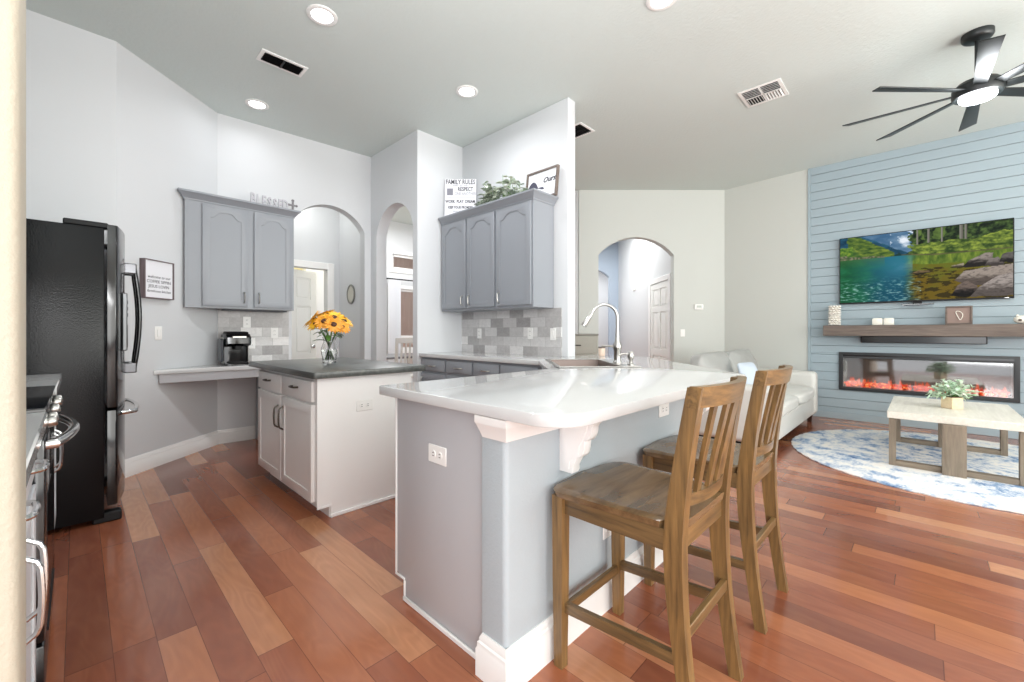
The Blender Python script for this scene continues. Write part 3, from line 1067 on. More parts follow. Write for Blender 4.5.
# ------------------------------------------------------------------ refrigerator
M_FRIDGE = NT('pebbled_black')
_v = M_FRIDGE.coord()
M_FRIDGE.base(C(13, 14, 17), .16, spec=.22)
M_FRIDGE.bump(M_FRIDGE.noise(_v, 110, 3, .6), .35, .003)
M_FRIDGE = M_FRIDGE.m
t = thing('refrigerator', 'black french door refrigerator with a bottom freezer drawer and curved handles', 'refrigerator', (-.25, 3.97, 0))
part('body', MB().box(-.66, .112, 3.525, 4.425, .03, 1.775, .006, 2), M_FRIDGE, t, smooth=True)


def bow(y, off=0):
    return .168 + .058 * (1 - ((y - 3.975) / .45) ** 2) + off


def fdoor(y0, y1, z0, z1, name):
    n = 14
    lp = [(.125, y0)] + [(bow(y0 + (y1 - y0) * k / n), y0 + (y1 - y0) * k / n) for k in range(n + 1)] + [(.125, y1)]
    lp = rounded(lp, {1: .012, len(lp) - 2: .012}, 0, 5)
    return part(name, MB().poly(lp, z0, z1, b=.004), M_BLACK, t)


da = fdoor(3.527, 3.97, .69, 1.80, 'door')
db = fdoor(3.98, 4.423, .69, 1.80, 'door')
fz = fdoor(3.527, 4.423, .10, .675, 'freezer_drawer')
for dd, y in ((da, 3.90), (db, 4.05)):
    pts = [(bow(y, .0), y, .90), (bow(y, .05), y, .905)] + [(bow(y, .05 + .026 * sin(pi * k / 10)), y, .905 + .68 * k / 10) for k in range(1, 10)] + [(bow(y, .05), y, 1.585), (bow(y, 0), y, 1.59)]
    part('handle', MB().tube(pts, .013, 10), M_BLACK, dd)
    for z_ in (.905, 1.585):
        part('handle_mount', MB().box(bow(y) - .005, bow(y, .06), y - .015, y + .017, z_ - .035, z_ + .035, .006), paint('dark_steel', C(92, 92, 94), .25, metal=1, var=0) if 'dark_steel' not in bpy.data.materials else bpy.data.materials['dark_steel'], dd, 'steel mount')
pts = [(bow(3.64), 3.64, .64)] + [(bow(3.64) + .01 + .05 * sin(pi / 2 * k / 5), 3.64 + .03 * k / 5, .64) for k in range(1, 6)]
pts += [(bow(3.67 + .61 * k / 12, .06), 3.67 + .61 * k / 12, .64) for k in range(13)]
pts += [(bow(4.31) + .01 + .05 * sin(pi / 2 * (5 - k) / 5), 4.28 + .03 * k / 5, .64) for k in range(1, 6)]
part('handle', MB().tube(pts, .014, 10), M_CHROME, fz, 'bright bar handle')
dp = MB().box(bow(3.73) - .012, bow(3.73) + .014, 3.645, 3.83, 1.03, 1.40, .006)
dp = part('dispenser', dp, paint('dispenser_silver', C(120, 122, 124), .35, metal=.6, var=0), da, 'silver water dispenser')
MB_ = MB()
for z_ in (1.34, 1.30, 1.26):
    MB_.box(bow(3.73) + .012, bow(3.73) + .017, 3.66, 3.81, z_ - .012, z_ + .012, .002)
MB_.box(bow(3.73) + .012, bow(3.73) + .017, 3.67, 3.80, 1.05, 1.20, .002)
part('dispenser_recess', MB_, M_BLACKM, da)
part('hinge_cover', MB().box(-.06, .13, 3.53, 3.60, 1.775, 1.808, .006), M_BLACKM, t)
part('hinge_cover', MB().box(-.06, .15, 4.35, 4.42, 1.775, 1.808, .006), M_BLACKM, t)
part('foot', MB().box(.06, .19, 3.53, 3.60, 0, .06, .008), M_BLACKM, t)
part('foot', MB().box(.06, .19, 4.35, 4.42, 0, .06, .008), M_BLACKM, t)
for y in (3.56, 4.35):
    part('foot', MB().box(-.62, -.56, y, y + .04, 0, .03), M_BLACKM, t)

# ------------------------------------------------------------------ range side of the kitchen
FR_ = frame((-.085, 0, 0), (0, 1), (1, 0))
M_LGREY = paint('light_grey_cabinet', C(204, 206, 210), .4, var=.01)
for (y0, y1, lab, n) in ((1.06, 1.85, 'pale grey base cabinet beside the entry wall, in front of the range', 2), (2.635, 3.50, 'pale grey base cabinet between the range and the refrigerator', 2)):
    t = thing('base_cabinet', lab, 'cabinet', (-.4, (y0 + y1) / 2, 0))
    part('carcass', MB().box(-.74, -.105, y0, y1, .1, .874).box(-.74, -.17, y0, y1, 0, .1), M_LGREY, t)
    FQ = frame((-.105, 0, 0), (0, 1), (1, 0))
    w = (y1 - y0) / n
    for k in range(n):
        a_, b_ = y0 + w * k + .008, y0 + w * (k + 1) - .008
        d = slab(t, 'drawer', FQ, a_, b_, .74, .86, M_LGREY)
        pull(d, FQ, ((a_ + b_) / 2 - .06, .80), ((a_ + b_) / 2 + .06, .80), out=.028, r=.006, mat=M_CHROME)
        d = leaf(t, 'door', FQ, a_, b_, .12, .71, M_LGREY)
        hu = b_ - .05 if k == 0 else a_ + .05
        pull(d, FQ, (hu, .47), (hu, .66), out=.03, r=.006, mat=M_CHROME)
solo('side_worktop', MB().box(-.745, -.062, 1.055, 1.853, .8755, .915, .004), M_QUARTZ, 'white quartz counter strip between the entry wall and the range', 'countertop')
solo('side_worktop', MB().box(-.745, -.062, 2.632, 3.505, .8755, .915, .004), M_QUARTZ, 'white quartz counter strip between the range and the black refrigerator', 'countertop')

t = thing('kitchen_range', 'black slide-in range with a glass cooktop and bright oven handle', 'range', (-.4, 2.24, 0))
part('body', MB().box(-.74, -.115, 1.862, 2.625, .04, .90, .003), M_BLACK, t)
ct = part('cooktop', MB().box(-.74, -.065, 1.858, 2.629, .9005, .925, .004, 2), M_GLASSBLK, t)
cr = MB()
for bx, by, br in ((-.27, 2.06, .10), (-.27, 2.43, .08), (-.55, 2.06, .08), (-.55, 2.43, .10)):
    ring_o = [(bx + br * cos(2 * pi * k / 40), by + br * sin(2 * pi * k / 40)) for k in range(40)]
    ring_i = [(bx + (br - .004) * cos(2 * pi * k / 40), by + (br - .004) * sin(2 * pi * k / 40)) for k in range(40)]
    cr.poly(ring_o, .9252, .9256, None, [ring_i])
part('burner_ring', cr, paint('burner_grey', C(120, 122, 126), .3, var=0), ct)
part('control_panel', MB().poly([(-.115, .84), (-.072, .84), (-.062, .85), (-.075, .8995), (-.115, .8995)], 1.862, 2.625, Matrix(((1, 0, 0, 0), (0, 0, 1, 0), (0, 1, 0, 0), (0, 0, 0, 1))), b=.002), M_BLACKM, t)
for y in (1.93, 2.03, 2.24, 2.45, 2.55):
    M = Matrix.Translation((-.068, y, .872)) @ Matrix.Rotation(radians(80), 4, 'Y')
    part('knob', MB().lathe([(.017, 0), (.018, .004), (.016, .02), (.013, .024), (0, .024)], n=18, M=M), M_STEEL, t)
od = part('oven_door', MB().box(-.115, -.068, 1.866, 2.621, .23, .832, .006, 2), M_BLACK, t)
part('oven_window', MB().box(-.070, -.0665, 1.98, 2.50, .34, .64, .001), M_GLASSBLK, od)
pts = [(-.07, 1.95, .80)] + [(-.05 + .042 * sin(pi * k / 14), 1.95 + .585 * k / 14, .80) for k in range(15)] + [(-.07, 2.535, .80)]
part('oven_handle', MB().tube(pts, .015, 12), M_CHROME, od, 'bright curved handle')
dr = part('storage_drawer', MB().box(-.115, -.068, 1.866, 2.621, .06, .22, .006, 2), M_BLACK, t)
part('grip', MB().box(-.07, -.064, 2.0, 2.48, .198, .212, .002), M_BLACKM, dr)
part('toe_base', MB().box(-.70, -.14, 1.90, 2.59, 0, .04), M_BLACKM, t)

# ------------------------------------------------------------------ bar stools
t = thing('bar_stool', 'brown wooden slat-back bar stool nearest the rounded bar end', 'bar stool', (1.355, .69, 0), 'bar stools at the quartz bar', local=True)
SEAT_Z = .618


def seat_fn():
    t_ = bmesh.new()
    nx, ny = 24, 22
    top, bot = [], []
    for j in range(ny + 1):
        v = j / ny
        y = -.215 + .46 * v
        hw = .198 + .032 * min(1, v * 1.15)
        if v < .13:
            hw = .157
        if v > .86:
            hw -= .05 * ((v - .86) / .14) ** 2.2
        if v < .06:
            hw -= .004
        rt, rb = [], []
        for i in range(nx + 1):
            u = 2 * i / nx - 1
            x = u * hw
            yy = y + (.012 * (1 - u * u) if v > .5 else 0) * (v - .5) * 2
            dish = .014 * (1 - u * u) * min(1, max(0, (1 - abs(v - .42) / .55))) + .010 * max(0, (v - .8) / .2) ** 2
            cen = .005 * math.exp(-(u / .22) ** 2) * max(0, (v - .35))
            edge = .006 * (max(0, abs(u) - .9) / .1) ** 2
            rt.append(t_.verts.new((x, yy, SEAT_Z - dish + cen - edge)))
            rb.append(t_.verts.new((x * .97, yy - .006 * (v - .5), SEAT_Z - .027)))
        top.append(rt)
        bot.append(rb)
    for j in range(ny):
        for i in range(nx):
            t_.faces.new((top[j][i], top[j][i + 1], top[j + 1][i + 1], top[j + 1][i]))
            t_.faces.new((bot[j][i], bot[j + 1][i], bot[j + 1][i + 1], bot[j][i + 1]))
    for j in range(ny):
        t_.faces.new((top[j][0], top[j + 1][0], bot[j + 1][0], bot[j][0]))
        t_.faces.new((top[j][nx], bot[j][nx], bot[j + 1][nx], top[j + 1][nx]))
    for i in range(nx):
        t_.faces.new((top[0][i], bot[0][i], bot[0][i + 1], top[0][i + 1]))
        t_.faces.new((top[ny][i], top[ny][i + 1], bot[ny][i + 1], bot[ny][i]))
    return MB().merge(t_)


part('seat', seat_fn(), M_SEAT, t)
for s in (-1, 1):
    part('leg', MB().bar([(s * .192, .205, 0, .0165, .0165), (s * .192, .205, .30, .02, .02), (s * .192, .205, .59, .0215, .0215)]), M_STOOL_V, t)
    secs = []
    for k in range(25):
        z = 1.0 * k / 24
        if z < .56:
            y = -.245 + .055 * sin(pi / 2 * z / .56)
        else:
            q = (z - .56) / .44
            y = -.19 - .062 * q ** 1.35
        hw = .0165 + .004 * min(1, z / .5)
        hd = .019 + .008 * math.exp(-((z - .55) / .25) ** 2)
        secs.append((s * (.178 + .007 * (z > .5) * (z - .5)), y, z, hw, hd))
    part('leg', MB().bar(secs), M_STOOL_V, t, 'back leg rising into the backrest post')


def ypost(z):
    q = max(0, (z - .56) / .44)
    return -.19 - .062 * q ** 1.35


def bowed_rail(z0, z1, dep, hw, bowd, dz=0.0):
    secs = []
    for k in range(17):
        u = 2 * k / 16 - 1
        sag = bowd * (1 - u * u)
        zc = dz * (1 - u * u)
        a_, b_ = ypost(z0), ypost(z1)
        secs.append([(u * hw, a_ - sag - dep / 2, z0 + zc), (u * hw, a_ - sag + dep / 2, z0 + zc), (u * hw, b_ - sag + dep / 2, z1 + zc), (u * hw, b_ - sag - dep / 2, z1 + zc)])
    return MB().loft(secs)


part('crest_rail', bowed_rail(.944, 1.003, .026, .203, .042), M_STOOL_X, t)
part('lower_rail', bowed_rail(.652, .69, .022, .160, .026), M_STOOL_X, t)
for k in range(4):
    u = -.6 + .4 * k
    m = MB()
    secs = []
    for q in range(9):
        z = .68 + .275 * q / 8
        bw_ = .026 + .016 * (z - .66) / .28
        y = ypost(z) - bw_ * (1 - u * u)
        secs.append((u * .165, y, z, .0155, .006))
    part('slat', m.bar(secs), M_STOOL_V, t)
ap = MB().box(-.172, .172, .195, .215, .53, .591)
part('apron', ap, M_STOOL_X, t)
part('apron', MB().box(-.165, .165, -.205, -.185, .53, .591), M_STOOL_X, t)
for s in (-1, 1):
    part('apron', MB().box(s * .187 - .01, s * .187 + .01, -.175, .188, .53, .591), M_STOOL_Y, t)
    part('stretcher', MB().loft([[(s * .185 + a_, y_, z_ + b_) for a_, b_ in ((-.009, -.017), (.009, -.017), (.009, .017), (-.009, .017))] for y_, z_ in ((-.205, .235), (.19, .205))]), M_STOOL_Y, t)
part('stretcher', MB().box(-.176, .176, .196, .214, .165, .20, .002), M_STOOL_X, t)
part('stretcher', MB().box(-.166, .166, -.222, -.204, .285, .32, .002), M_STOOL_X, t)
dup(t, (2.015, .69, 0), 'brown wooden slat-back bar stool at the far end of the bar, nearer the sofa')

# ------------------------------------------------------------------ living room
# sofa facing the open side, its back to the kitchen
X0, X1, Y0, Y1 = 4.38, 6.67, .96, 1.92
t = thing('sofa', 'white leather sofa behind the bar stools, side on to the fireplace wall', 'sofa', ((X0 + X1) / 2, (Y0 + Y1) / 2, 0))
part('base', MB().box(X0 + .06, X1 - .06, Y0 + .02, Y1 - .05, .10, .33, .03, 4), M_SOFA, t)
for a_, b_ in ((X0, X0 + .20), (X1 - .20, X1)):
    part('arm', MB().box(a_, b_, Y0, Y1 - .06, .10, .645, .055, 6), M_SOFA, t)
for k in range(2):
    w = (X1 - X0 - .40) / 2
    xa = X0 + .20 + w * k
    part('seat_cushion', MB().cushion((xa + w / 2, Y0 + .33, .40), (w - .005, .70, .19), puff=.30, n=12, seed=k, wr=.10), M_SOFA, t)
    MM = Matrix.Translation((xa + w / 2, Y1 - .22, .66)) @ Matrix.Rotation(radians(78), 4, 'X')
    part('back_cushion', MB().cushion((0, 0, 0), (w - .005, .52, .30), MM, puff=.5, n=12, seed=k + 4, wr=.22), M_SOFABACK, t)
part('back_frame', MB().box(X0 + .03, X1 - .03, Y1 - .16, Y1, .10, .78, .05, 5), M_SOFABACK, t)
for x in (X0 + .09, X1 - .09):
    for y in (Y0 + .08, Y1 - .09):
        part('leg', MB().bar([(x, y, 0, .022, .022), (x, y, .11, .03, .03)]), M_DARKWOOD, t)
part('plinth', MB().box(X0 + .10, X1 - .10, Y0 + .10, Y1 - .10, .06, .11), M_BLACKM, t, 'dark underside')
MM = Matrix.Translation((5.15, 1.36, .67)) @ Matrix.Rotation(radians(-18), 4, 'Z') @ Matrix.Rotation(radians(70), 4, 'X')
solo('throw_pillow', MB().cushion((0, 0, 0), (.30, .30, .12), MM, puff=.8, n=12), paint('pale_blue_linen', C(190, 200, 212), .8, 250, .2, var=.02), 'pale blue-white throw pillow on the sofa by its near arm', 'pillow')

# round rug
def rug_mat():
    t = NT('blue_white_rug')
    v = t.coord()
    n1 = t.noise(v, 2.4, 6, .72, .9)
    n2 = t.noise(t.coord(scale=(1, 1.6, 1)), 8, 6, .75, .4)
    n3 = t.noise(v, 45, 3, .7)
    s = t.n('ShaderNodeSeparateXYZ', {0: v})
    rad = t.math('SQRT', t.math('ADD', t.math('POWER', s.outputs[0], 2), t.math('POWER', s.outputs[1], 2)))
    rg = t.math('SINE', t.math('MULTIPLY', rad, 17))
    ang = t.n('ShaderNodeMath', {0: s.outputs[1], 1: s.outputs[0]}, operation='ARCTAN2').outputs[0]
    pt = t.math('SINE', t.math('ADD', t.math('MULTIPLY', ang, 16), t.math('MULTIPLY', rad, 9)))
    f = t.math('ADD', t.math('MULTIPLY', n1, .62), t.math('MULTIPLY', n2, .5))
    f = t.math('ADD', f, t.math('MULTIPLY', t.math('MULTIPLY', rg, pt), .05))
    f = t.math('ADD', f, t.math('MULTIPLY', t.math('SUBTRACT', n3, .5), .25))
    c = t.ramp(f, [(.37, C(70, 98, 140)), (.47, C(136, 160, 192)), (.545, C(206, 211, 219)), (.63, C(236, 233, 229)), (.8, C(222, 212, 206))])
    t.base(c, .95, spec=.1)
    t.bump(n3, .5, .004)
    return t.m


rp = []
for k in range(240):
    a_ = 2 * pi * k / 240
    r_ = 1.245 + .012 * abs(sin(a_ * 30))
    rp.append((5.39 + r_ * cos(a_), -.26 + r_ * sin(a_)))
solo('round_rug', MB().poly(rp, .0005, .011, b=.003), rug_mat(), 'round blue and white distressed rug under the coffee table', 'rug', loc=(5.39, -.26, .0005))

# coffee table
TX0, TX1, TY0, TY1 = 4.835, 6.02, -.575, .215
t = thing('coffee_table', 'coffee table with a whitewashed top and grey-brown frame legs on the round rug', 'coffee table', (5.44, -.185, .0115))
part('tabletop', MB().box(TX0, TX1, TY0, TY1, .415, .475, .004), M_TABLETOP, t)
for x, sx in ((TX0 + .02, 1), (TX1 - .09, 1)):
    f_ = x + .07
    for y in (TY0 + .01, TY1 - .055):
        part('leg', MB().box(x, f_, y, y + .045, .0115, .4145, .002), M_TABLELEG, t)
    for ya, yb in ((TY0 + .055, -.25), (-.115, TY1 - .055)):
        part('rail', MB().box(x + .005, f_ - .005, ya, yb, .0115, .055, .002), M_TABLERAIL, t)
    xa, xb = (x - .05, f_ + .01) if x < 5.4 else (x - .01, f_ + .012)
    part('centre_board', MB().box(xa, xb, -.25, -.115, .0115, .4145, .002), M_TABLELEG, t, 'broad upright board')
part('top_rail', MB().box(TX0 + .09, TX1 - .09, -.205, -.155, .36, .4145, .002), M_TABLERAIL, t)

# potted plant on the table
px_, py_ = 5.39, -.19
random.seed(4)
t = thing('potted_plant', 'pale green leafy plant in a square wooden box on the coffee table', 'plant', (px_, py_, .4755))
MR = Matrix.Translation((px_, py_, .4755)) @ Matrix.Rotation(radians(44), 4, 'Z')
part('planter', MB().poly([(-.048, -.048), (.048, -.048), (.048, .048), (-.048, .048)], 0, .10, MR, [], b=.003), M_BEIGEBOX, t)
part('soil', MB().box(-.042, .042, -.042, .042, .10, .106, M=MR), M_SEED, t)


def leaf_geo(mb, base, d, L, w, droop=.3, up=Vector((0, 0, 1))):
    d = d.normalized()
    sd = d.cross(up)
    if sd.length < .05:
        sd = Vector((1, 0, 0))
    sd.normalize()
    nm = sd.cross(d)
    prof = [(0, .12), (.22, .72), (.5, 1), (.75, .74), (1, .05)]
    rows = []
    for q, ww in prof:
        c_ = base + d * (L * q) - Vector((0, 0, 1)) * (droop * L * q * q)
        rows.append((c_ - sd * w * ww / 2 + nm * .12 * w * ww, c_, c_ + sd * w * ww / 2 + nm * .12 * w * ww))
    th = nm * -.0012
    vs, fs = [], []
    for a_, b_, c_ in rows:
        vs += [a_, b_, c_, a_ + th, b_ + th, c_ + th]
    for k in range(len(rows) - 1):
        o, p = 6 * k, 6 * k + 6
        fs += [(o, o + 1, p + 1, p), (o + 1, o + 2, p + 2, p + 1), (o + 3, p + 3, p + 4, o + 4), (o + 4, p + 4, p + 5, o + 5),
               (o, p, p + 3, o + 3), (o + 2, o + 5, p + 5, p + 2)]
    mb.raw(vs, fs)


def foliage(t, c0, n_st, L, spread, lw, ll, mat, mat2, per=9):
    st, la, lb = MB(), MB(), MB()
    for k in range(n_st):
        a_ = random.uniform(0, 2 * pi)
        e = random.uniform(*spread)
        d = Vector((cos(a_) * cos(e), sin(a_) * cos(e), sin(e)))
        l_ = L * random.uniform(.65, 1.05)
        pts = [Vector(c0) + Vector((random.uniform(-.02, .02), random.uniform(-.02, .02), 0)) + d * (l_ * q / 6) + Vector((0, 0, -.25 * l_ * (q / 6) ** 2)) for q in range(7)]
        st.tube(pts, .0016, 5)
        for j in range(per):
            q = random.uniform(.25, 1)
            i = min(5, int(q * 6))
            p = pts[i].lerp(pts[i + 1], q * 6 - i)
            ld = Vector((random.gauss(0, 1), random.gauss(0, 1), random.gauss(.2, .6)))
            ld = ld.normalized() + d * .7
            leaf_geo(la if random.random() < .7 else lb, p, ld, ll * random.uniform(.7, 1.2), lw * random.uniform(.8, 1.2))
    part('stems', st, M_STEM, t, merge=False)
    for nm_, m_, mt in (('leaves', la, mat), ('leaves', lb, mat2)):
        o = part(nm_, m_, mt, t, merge=False)


foliage(t, (px_, py_, .58), 46, .19, (.15, 1.5), .026, .045, M_LEAFMINT, M_LEAF, 11)

# fireplace
t = thing('electric_fireplace', 'long black electric fireplace set into the shiplap wall with glowing embers', 'fireplace', (7.0, .018, FZ0))
fr = MB()
FF = frame((7.018, 0, 0), (0, -1), (-1, 0))
u0, u1 = -FY1, -FY0
ol = [(u0 - .012, FZ0 - .012), (u1 + .012, FZ0 - .012), (u1 + .012, FZ1 + .012), (u0 - .012, FZ1 + .012)]
il = [(u0 + .032, FZ0 + .03), (u1 - .032, FZ0 + .03), (u1 - .032, FZ1 - .065), (u0 + .032, FZ1 - .065)]
part('frame', MB().poly(ol, -.012, .014, FF, [il], b=.002), paint('fireplace_black', C(40, 42, 44), .4, var=0), t)
part('air_slot', MB().fbox(FF, u0 + .03, u1 - .03, FZ1 - .04, FZ1 - .018, .014, .0165), M_BLACK, t)
ib = MB()
ib.box(7.24, 7.25, FY0 + .004, FY1 - .004, FZ0 + .004, FZ1 - .004).box(7.03, 7.24, FY0 + .004, FY1 - .004, FZ0 + .004, FZ0 + .03).box(7.03, 7.24, FY0 + .004, FY1 - .004, FZ1 - .03, FZ1 - .004)
ib.box(7.03, 7.24, FY0 + .004, FY0 + .03, FZ0 + .03, FZ1 - .03).box(7.03, 7.24, FY1 - .03, FY1 - .004, FZ0 + .03, FZ1 - .03)
part('firebox', ib, paint('firebox_grey', C(92, 90, 90), .3, var=.02), t)


def ember_mat():
    t = NT('ember_bed')
    n_ = t.noise(t.coord(), 26, 4, .7)
    t.base(C(40, 22, 18), .8)
    t.set(t.b.inputs['Emission Color'], t.ramp(n_, [(.35, C(120, 14, 8)), (.52, C(240, 60, 26)), (.66, C(255, 170, 90)), (.8, C(255, 236, 200))]))
    t.b.inputs['Emission Strength'].default_value = 1.5
    return t.m


random.seed(8)
em = MB()
for k in range(120):
    em.blob((random.uniform(7.06, 7.2), random.uniform(FY0 + .05, FY1 - .05), FZ0 + .04 + random.uniform(0, .03)), (random.uniform(.015, .03),) * 3, 1, .4, k)
part('ember_bed', em, ember_mat(), t, 'glowing ember bed', merge=False)
for k in range(9):
    y = FY0 + .1 + k * .163 + random.uniform(-.03, .03)
    a_ = random.uniform(-.5, .5)
    part('log', MB().tube([(7.12 - .05 * sin(a_), y - .07, FZ0 + .075), (7.12, y, FZ0 + .085), (7.12 + .05 * sin(a_), y + .07, FZ0 + .07)], [.012, .016, .011], 8), ember_mat() if k == 0 else bpy.data.materials['ember_bed'], t, 'glowing log')
fl = MB()
for k in range(75):
    y = FY0 + .06 + random.random() * (FY1 - FY0 - .12)
    x = random.uniform(7.10, 7.2)
    h_ = random.uniform(.03, .11)
    w_ = random.uniform(.008, .02)
    bx = random.uniform(-.02, .02)
    fl.lathe([(0, 0), (w_, .15 * h_), (w_ * .8, .4 * h_), (w_ * .35, .75 * h_), (0, h_)], (x, y, FZ0 + .06), 8)
mt = NT('flame')
mt.base((0, 0, 0, 1), 1)
mt.b.inputs['Emission Color'].default_value = C(255, 96, 44)
mt.b.inputs['Emission Strength'].default_value = 1.0
mt.b.inputs['Alpha'].default_value = .55
part('flames', fl, mt.m, t, 'orange red flames', merge=False)
gl = NT('fireplace_glass')
g1 = gl.n('ShaderNodeBsdfTransparent', {0: (.85, .85, .85, 1)})
g2 = gl.n('ShaderNodeBsdfGlossy', {'Color': (.9, .9, .9, 1), 'Roughness': .04})
ms = gl.n('ShaderNodeMixShader', {0: .19, 1: g1.outputs[0], 2: g2.outputs[0]})
gl.t.links.new(ms.outputs[0], gl.out.inputs[0])
part('glass', MB().fbox(FF, u0 + .025, u1 - .025, FZ0 + .025, FZ1 - .06, -.008, -.003), gl.m, t)

# mantel shelf and what stands on it
solo('mantel_shelf', MB().box(6.80, 7.0295, -.86, .93, 1.10, 1.235, .004), M_MANTLE, 'thick weathered wood mantel shelf above the fireplace', 'shelf')
t = thing('soundbar', 'long black soundbar fixed under the mantel shelf', 'soundbar', (6.98, .02, 1.02))
part('cabinet', MB().box(6.93, 7.0295, -.515, .56, 1.015, 1.0985, .006), M_BLACKM, t)
part('grille', MB().box(6.926, 6.931, -.505, .55, 1.02, 1.094, .001), M_BLACK, t)
t = thing('stone_candle_holder', 'tall white pebble-stone candle holder at the left end of the mantel', 'candle holder', (6.90, .82, 1.2355))
random.seed(11)
part('core', MB().box(6.86, 6.94, .775, .865, 1.2355, 1.48, .01), M_CREAM, t)
pb = MB()
for k in range(9):
    for j in range(12):
        a_ = 2 * pi * (j + .5 * (k % 2)) / 12
        cx_, cy_ = cos(a_), sin(a_)
        q = 1 / max(abs(cx_), abs(cy_)) * .5 + .5
        pb.blob((6.90 + .048 * cx_ * q, .82 + .053 * cy_ * q, 1.2355 + .016 + .029 * k), (.017, .017, .015), 1, .3, k * 12 + j)
part('pebbles', pb, paint('white_pebble', C(228, 224, 216), .6, var=.06, vscale=20), t, merge=False)
for k, y in enumerate((.395, .29)):
    t = thing('candle_box', ('white square ceramic block on the mantel, the one nearer the pebble holder', 'white square ceramic block on the mantel, the one nearer the ribbon frame')[k], 'ornament', (6.90, y, 1.2355), 'white blocks on the mantel')
    part('block', MB().box(6.86, 6.94, y - .048, y + .048, 1.2355, 1.315, .005, 2), M_CREAM, t)
    part('rim', MB().poly([(6.87, y - .038), (6.93, y - .038), (6.93, y + .038), (6.87, y + .038)], 1.315, 1.32, None, [[(6.875, y - .033), (6.925, y - .033), (6.925, y + .033), (6.875, y + .033)]]), M_CREAM, t)
t = thing('picture_frame', 'small brown frame with a cream ribbon standing on the mantel', 'picture frame', (6.9, -.295, 1.2355))
MFm = frame((6.88, -.295, 1.2355), (0, -1), (-1, 0)) @ Matrix.Rotation(radians(6), 4, 'X')
part('frame', MB().poly([(-.105, 0), (.105, 0), (.105, .205), (-.105, .205)], -.012, .012, MFm, [[(-.09, .015), (.09, .015), (.09, .19), (-.09, .19)]], b=.002), M_MANTLE, t)
part('backing', MB().fbox(MFm, -.092, .092, .013, .192, -.012, -.002), paint('taupe_card', C(148, 128, 120), .7, var=.04), t)
rb = []
for k in range(31):
    s_ = k / 30
    a_ = pi * (-.15 + 1.3 * s_)
    rb.append(MFm @ Vector((.03 * sin(2 * pi * s_ + .4) * (1.1 - .5 * s_), .05 + .10 * (sin(pi * s_)), .004 + .002 * s_)))
part('ribbon', MB().tube(rb, .0035, 6), M_CREAM, t)
t = thing('piggy_ornament', 'round white ceramic ornament near the right end of the mantel', 'ornament', (6.88, -.745, 1.2355))
part('body', MB().blob((6.88, -.745, 1.28), (.045, .055, .044), 3, .03), M_CREAM, t)
part('snout', MB().blob((6.842, -.735, 1.275), (.012, .016, .013), 2, 0), M_FRAMEBR, t)
part('ear', MB().blob((6.875, -.72, 1.322), (.008, .012, .014), 2, 0), M_CREAM, t)
part('ear', MB().blob((6.875, -.77, 1.322), (.008, .012, .014), 2, 0), M_CREAM, t)

# ------------------------------------------------------------------ television
def smooth(a_, b_, x):
    q = min(1, max(0, (x - a_) / (b_ - a_)))
    return q * q * (3 - 2 * q)


def mixc(a_, b_, q):
    q = min(1, max(0, q))
    return tuple(a_[k] + (b_[k] - a_[k]) * q for k in range(3))


def fbm(x, y, o=4, s=0.0):
    v, a_ = 0, .5
    for k in range(o):
        v += a_ * noise.noise(Vector((x, y, s)))
        x, y, a_ = x * 2.03, y * 2.03, a_ * .55
    return v


def inside(poly_, x, y):
    r = False
    for k in range(len(poly_)):
        (x0, y0), (x1, y1) = poly_[k - 1], poly_[k]
        if (y0 > y) != (y1 > y) and x < (x1 - x0) * (y - y0) / (y1 - y0) + x0:
            r = not r
    return r


# boulders: outline, light tone at the top, dark tone at the foot
ROCKS = [([(.69, .455), (.75, .475), (.76, .43), (.70, .425)], (150, 140, 120), (60, 54, 44)),
         ([(.745, .42), (.775, .50), (.86, .585), (.905, .59), (.90, .53), (.93, .44), (.84, .42)], (142, 132, 124), (30, 27, 26)),
         ([(.86, .42), (.885, .50), (.93, .53), (.96, .44), (.95, .40)], (120, 112, 108), (62, 56, 54)),
         ([(.935, .46), (.95, .56), (1.01, .58), (1.01, .43)], (96, 92, 88), (24, 22, 22)),
         ([(.705, .25), (.755, .37), (.86, .40), (1.01, .43), (1.01, .20), (.80, .16)], (152, 140, 130), (84, 74, 68)),
         ([(.69, .05), (.72, .18), (.77, .24), (.82, .17), (.83, .05), (.76, .015)], (110, 96, 88), (16, 14, 14)),
         ([(.79, .02), (.83, .14), (.92, .27), (1.01, .32), (1.01, .015)], (158, 148, 142), (88, 80, 76)),
         ([(.46, .385), (.50, .42), (.565, .415), (.575, .385), (.50, .36)], (110, 92, 62), (26, 22, 14))]


